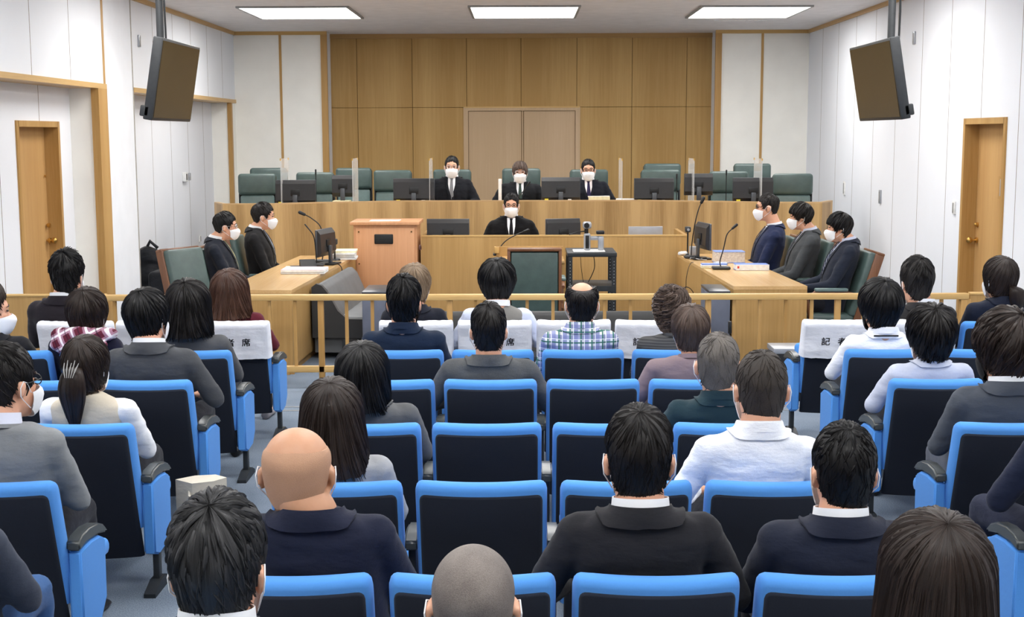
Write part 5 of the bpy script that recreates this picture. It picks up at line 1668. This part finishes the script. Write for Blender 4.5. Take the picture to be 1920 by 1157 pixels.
# row C
audience('person with a black bob and grey tailored jacket in the fourth row', 'C', 700, 679, 640, 100, hair=H('black', 'bob', long=.035, flare=.15, n=600, messy=.15, lift=.004), color=(92, 93, 95), seed=11, female=True, sw=.93, collar=None, vox=.0075)
audience('person with short grey hair and a dark green shirt in the fourth row', 'C', 1350, 1348, 622, 86, hair=H('buzz', 'crop', t=.008, n=240, taper=.7), color=(36, 56, 64), wear='shirt', seed=12, sw=1.0, yaw=-.2, vox=.0075, arms='wide')
audience('person with a long ponytail and beige waistcoat over white sleeves', 'C', 172, 160, 628, 84, hair=H('dbrown', 'full', n=520, messy=.1, lift=.003, nape=.4, tail=[(0, -.105, .035), (.0, -.135, .01), (-.005, -.14, -.06), (-.01, -.125, -.14), (-.012, -.115, -.24)], tail_r=.052, clip=True), color=(204, 194, 176), wear='vest', sleeve=(236, 238, 242), collar=None, seed=13, female=True, sw=.88, yaw=-.12, vox=.008)
audience('person in a grey suit with bushy dark brown hair at the right edge', 'C', 1878, 1890, 587, 128, hair=H('dbrown', 'full', n=620, messy=.4, lift=.010, lock=.4, w=.012), color=(76, 81, 90), seed=14, yaw=.45, mask='maskblack', trousers=(88, 92, 102), sw=1.0, vox=.0075, shoe='shoegrey', arms='lap')
# row D
audience('person in a grey woollen jacket with cropped dark hair in the third row', 'D', 918, 916, 566, 71, hair=H('soft', 'short', taper=.8, n=360), color=(86, 88, 90), collar=None, seed=15, sw=1.08, arms='wide', trousers=(30, 36, 54), fine=.2)
audience('person in a mauve top with brown hair in the third row', 'D', 1290, 1295, 570, 70, hair=H('greybrown', 'bowl', nape=.85), color=(134, 117, 122), wear='tee', seed=16, female=True, sw=.95, arms='wide')
audience('person in a charcoal suit with full black hair in the third row left', 'D', 300, 274, 540, 79, hair=H('black', 'bowl', n=520, messy=.3), color=(72, 74, 78), seed=17, sw=1.02, yaw=-.25, arms='wide')
audience('person in a lavender blouse with short dark hair in the third row right', 'D', 1737, 1747, 571, 84, hair=H('soft', 'bowl', n=560, messy=.45, lift=.010, nape=.6), color=(190, 196, 214), wear='shirt', seed=18, female=True, sw=.92, arms='wide')
# row E
audience('person in a navy shirt and black mask in the second row', 'E', 760, 757, 515, 70, hair=H('black', 'short', taper=.7, n=480, messy=.35), color=(28, 40, 60), wear='shirt', mask='maskblack', seed=19, sw=1.06)
audience('person in a green plaid shirt with a bald crown in the second row', 'E', 1083, 1091, 528, 63, hair=H('soft', 'short', hole=(.42, 1.75, 2.2), taper=.5, n=420, messy=.1, tilt=.5), mat=PLAID, wear='shirt', collar=None, seed=20, sw=.93, part='plaid_shirt', skin='skin')
audience('person with curly brown hair and striped charcoal top in the second row', 'E', 1262, 1259, 540, 64, hair=H('greybrown', 'full', n=560, messy=.6, curl=1.0, lift=.008, lock=.3, nape=.8), mat=STRIPE, wear='tee', collar=None, seed=21, female=True, sw=.86)
audience('person with wavy dark shoulder length hair and grey jacket', 'E', 368, 352, 525, 78, hair=H('soft', 'bob', long=.06, flare=.3, n=560, messy=.35, lift=.008), color=(84, 85, 88), seed=22, female=True, sw=.95, collar=None)
audience('person wearing a plaid hood over a red and navy jacket', 'E', 165, 162, 539, 74, hair=H('dbrown', 'bowl', n=500, nape=.8), color=(34, 34, 52), wear='sweater', hood=True, seed=23, female=True, sw=.9)
audience('person in a black suit and white mask cut off by the left edge', 'E', -5, -22, 530, 74, hair=H('dbrown', 'short'), color=(32, 32, 36), seed=24, yaw=-1.2, face=True, sw=1.0)
audience('person in a white shirt with black mask straps in the second row right', 'E', 1652, 1652, 524, 80, hair=H('black', 'bowl', n=480, messy=.2), color=(236, 239, 246), wear='shirt', mask='maskblack', strap=True, seed=25, yaw=.1, sw=.97, wr=.7, arms='wide')
# row F
audience('person with light brown hair and dark jacket in the front row', 'F', 778, 777, 494, 60, hair=H('lbrown', 'bowl', n=480), color=(34, 36, 46), seed=26, sw=.9, collar=None)
audience('person in a grey waistcoat over a pale blue shirt in the front row', 'F', 935, 932, 486, 70, hair=H('black', 'bowl', n=520, nape=1.2, messy=.2), color=(132, 130, 126), wear='vest', sleeve=(204, 212, 234), seed=27, sw=1.0, arms='wide')
audience('person in a black suit with tousled black hair at the left of the front row', 'F', 128, 125, 472, 70, hair=H('black', 'short', taper=.6, messy=.5, lift=.014, n=560, spike=True), color=(42, 38, 44), seed=28, sw=1.02)
audience('person with a reddish brown bob and burgundy knitted top', 'F', 440, 430, 507, 71, hair=H('brown', 'bob', long=.05, flare=.5, n=520, messy=.12, lift=.004), color=(92, 34, 46), wear='sweater', collar=None, lace=True, seed=29, female=True, sw=.93, shoe='shoegrey', trousers=(30, 28, 30), arms='wide')
audience('person in a black suit in the front row on the right', 'F', 1727, 1719, 484, 65, hair=H('soft', 'short', taper=.6, n=480, messy=.25, t=.02), color=(48, 47, 48), seed=30, sw=.96, yaw=.1)
audience('person with a low ponytail and black jacket at the right edge', 'F', 1870, 1876, 480, 60, hair=H('dbrown', 'full', n=480, messy=.1, lift=.003, nape=.5, tail=[(.01, -.10, -.02), (.035, -.125, -.045), (.045, -.125, -.11), (.048, -.11, -.18)], tail_r=.046), color=(30, 35, 50), seed=31, female=True, sw=1.0, collar=None, yaw=.25)
# jeans wearer at the lower left corner
audience('person in blue jeans cut off at the lower left corner', 'A', -150, -150, 800, 120, hair=H('black', 'short'), color=(60, 66, 80), trousers=(58, 92, 140), seed=32)


# ---- officials
def official(label, px, topy, Y, face_dir, seat_h, wpx=None, hip_dx=0.0, hip_dy=0.0, floor=0.0, body_px=None, **k):
    p = at_y(px, topy, Y); h = k['hair']; hs = k.get('hs', 1.0); k['hs'] = hs
    top = p.z - h.get('t', .014) * 1.2 * hs - floor
    rot = {'cam': pi, 'right': -pi / 2, 'left': pi / 2}[face_dir] + k.pop('turn', 0)
    hip = Vector((p.x + hip_dx, Y + hip_dy, floor))
    d = Matrix.Rotation(-rot, 3, 'Z') @ (Vector((p.x, Y, 0)) - Vector((hip.x, hip.y, 0)))
    return person(label, tuple(hip), rot, top, hc=(d.x, d.y), seat_h=seat_h, face=True, front=True, vox=.009, **k)


HB = dict(n=300, lift=.004, w=.008)
official('judge in a black robe and glasses on the left of the bench', 847, 292, 16.62, 'cam', .42, hip_dy=-.06, floor=ZP, lean=.10, wear='robe', color=(22, 24, 30), hair=H('black', 'short', t=.012, **HB), glasses='chrome', tie=(120, 122, 126), hs=1.08, sw=1.05, seed=40, arms='wide', deep=.33)
official('judge in a black robe in the middle with grey brown hair', 975, 302, 16.62, 'cam', .42, hip_dy=-.06, floor=ZP, lean=.10, wear='robe', color=(22, 24, 28), hair=H('greybrown', 'bowl', t=.014, **HB), glasses='chrome', tie=(52, 66, 62), hs=1.06, sw=1.1, seed=41, arms='wide')
official('judge in a black robe on the right of the bench', 1103, 298, 16.62, 'cam', .42, hip_dy=-.06, floor=ZP, lean=.10, wear='robe', color=(24, 27, 36), hair=H('black', 'short', t=.013, **HB), glasses='black', tie=(44, 40, 70), shirtfront=(240, 232, 232), hs=1.06, sw=1.05, seed=42, arms='wide')
official('court clerk in a black robe and glasses before the bench', 958.5, 362, 15.0, 'cam', .40, hip_dy=-.04, lean=.06, wear='robe', color=(14, 14, 17), hair=H('black', 'short', t=.016, messy=.5, spike=True, n=340, lift=.008, w=.008), glasses='black', tie=(24, 24, 28), hs=1.04, sw=1.12, seed=43, arms='wide', skin='skin')
court_chair('dark swivel chair under the clerk in the black robe', (at_y(958, 440, 15.0).x, 15.0, 0), pi, .46, .84, .40, False, False, None, .08)
HS = dict(n=340, lift=.006, w=.009)
official('person in a dark navy suit and glasses at the left desk', 424, 397, 12.15, 'right', .41, hip_dx=.02, hip_dy=0, lean=.16, color=(32, 36, 46), hair=H('black', 'short', t=.020, taper=.5, **HS), glasses='chrome', tie=(150, 150, 110), seed=44, turn=.08, hs=.98, sw=.98)
official('person in a black suit sitting upright at the left desk', 495, 379, 13.05, 'right', .41, hip_dx=-.0, lean=.10, color=(26, 26, 28), hair=H('soft', 'short', t=.020, taper=.4, **HS), tie=(140, 150, 168), seed=45, turn=.05, hs=1.02, sw=1.0)
official('person in a navy suit and glasses farthest along the right desk', 1438, 363, 13.35, 'left', .41, hip_dx=-.05, lean=.16, color=(30, 38, 66), hair=H('soft', 'short', t=.010, **HS), glasses='black', tie=(36, 38, 48), seed=46, turn=-.06, hs=1.08, sw=1.12, bw=1.08)
official('person in a charcoal suit in the middle of the right desk', 1501, 379, 12.6, 'left', .41, hip_dx=-.06, lean=.20, color=(64, 67, 70), hair=H('soft', 'bowl', t=.018, **HS), tie=(36, 38, 50), shirtfront=(206, 212, 230), collar=(206, 212, 230), seed=47, turn=-.06, hs=1.0)
official('person in a navy suit and striped tie nearest on the right', 1573, 398, 11.85, 'left', .41, hip_dx=-.08, lean=.24, color=(36, 41, 54), hair=H('black', 'bowl', t=.018, nape=.5, **HS), tie='stripe', shirtfront=(206, 214, 236), collar=(206, 214, 236), seed=48, turn=-.05, hs=1.0)

bpy.data.scenes.remove(TMP)
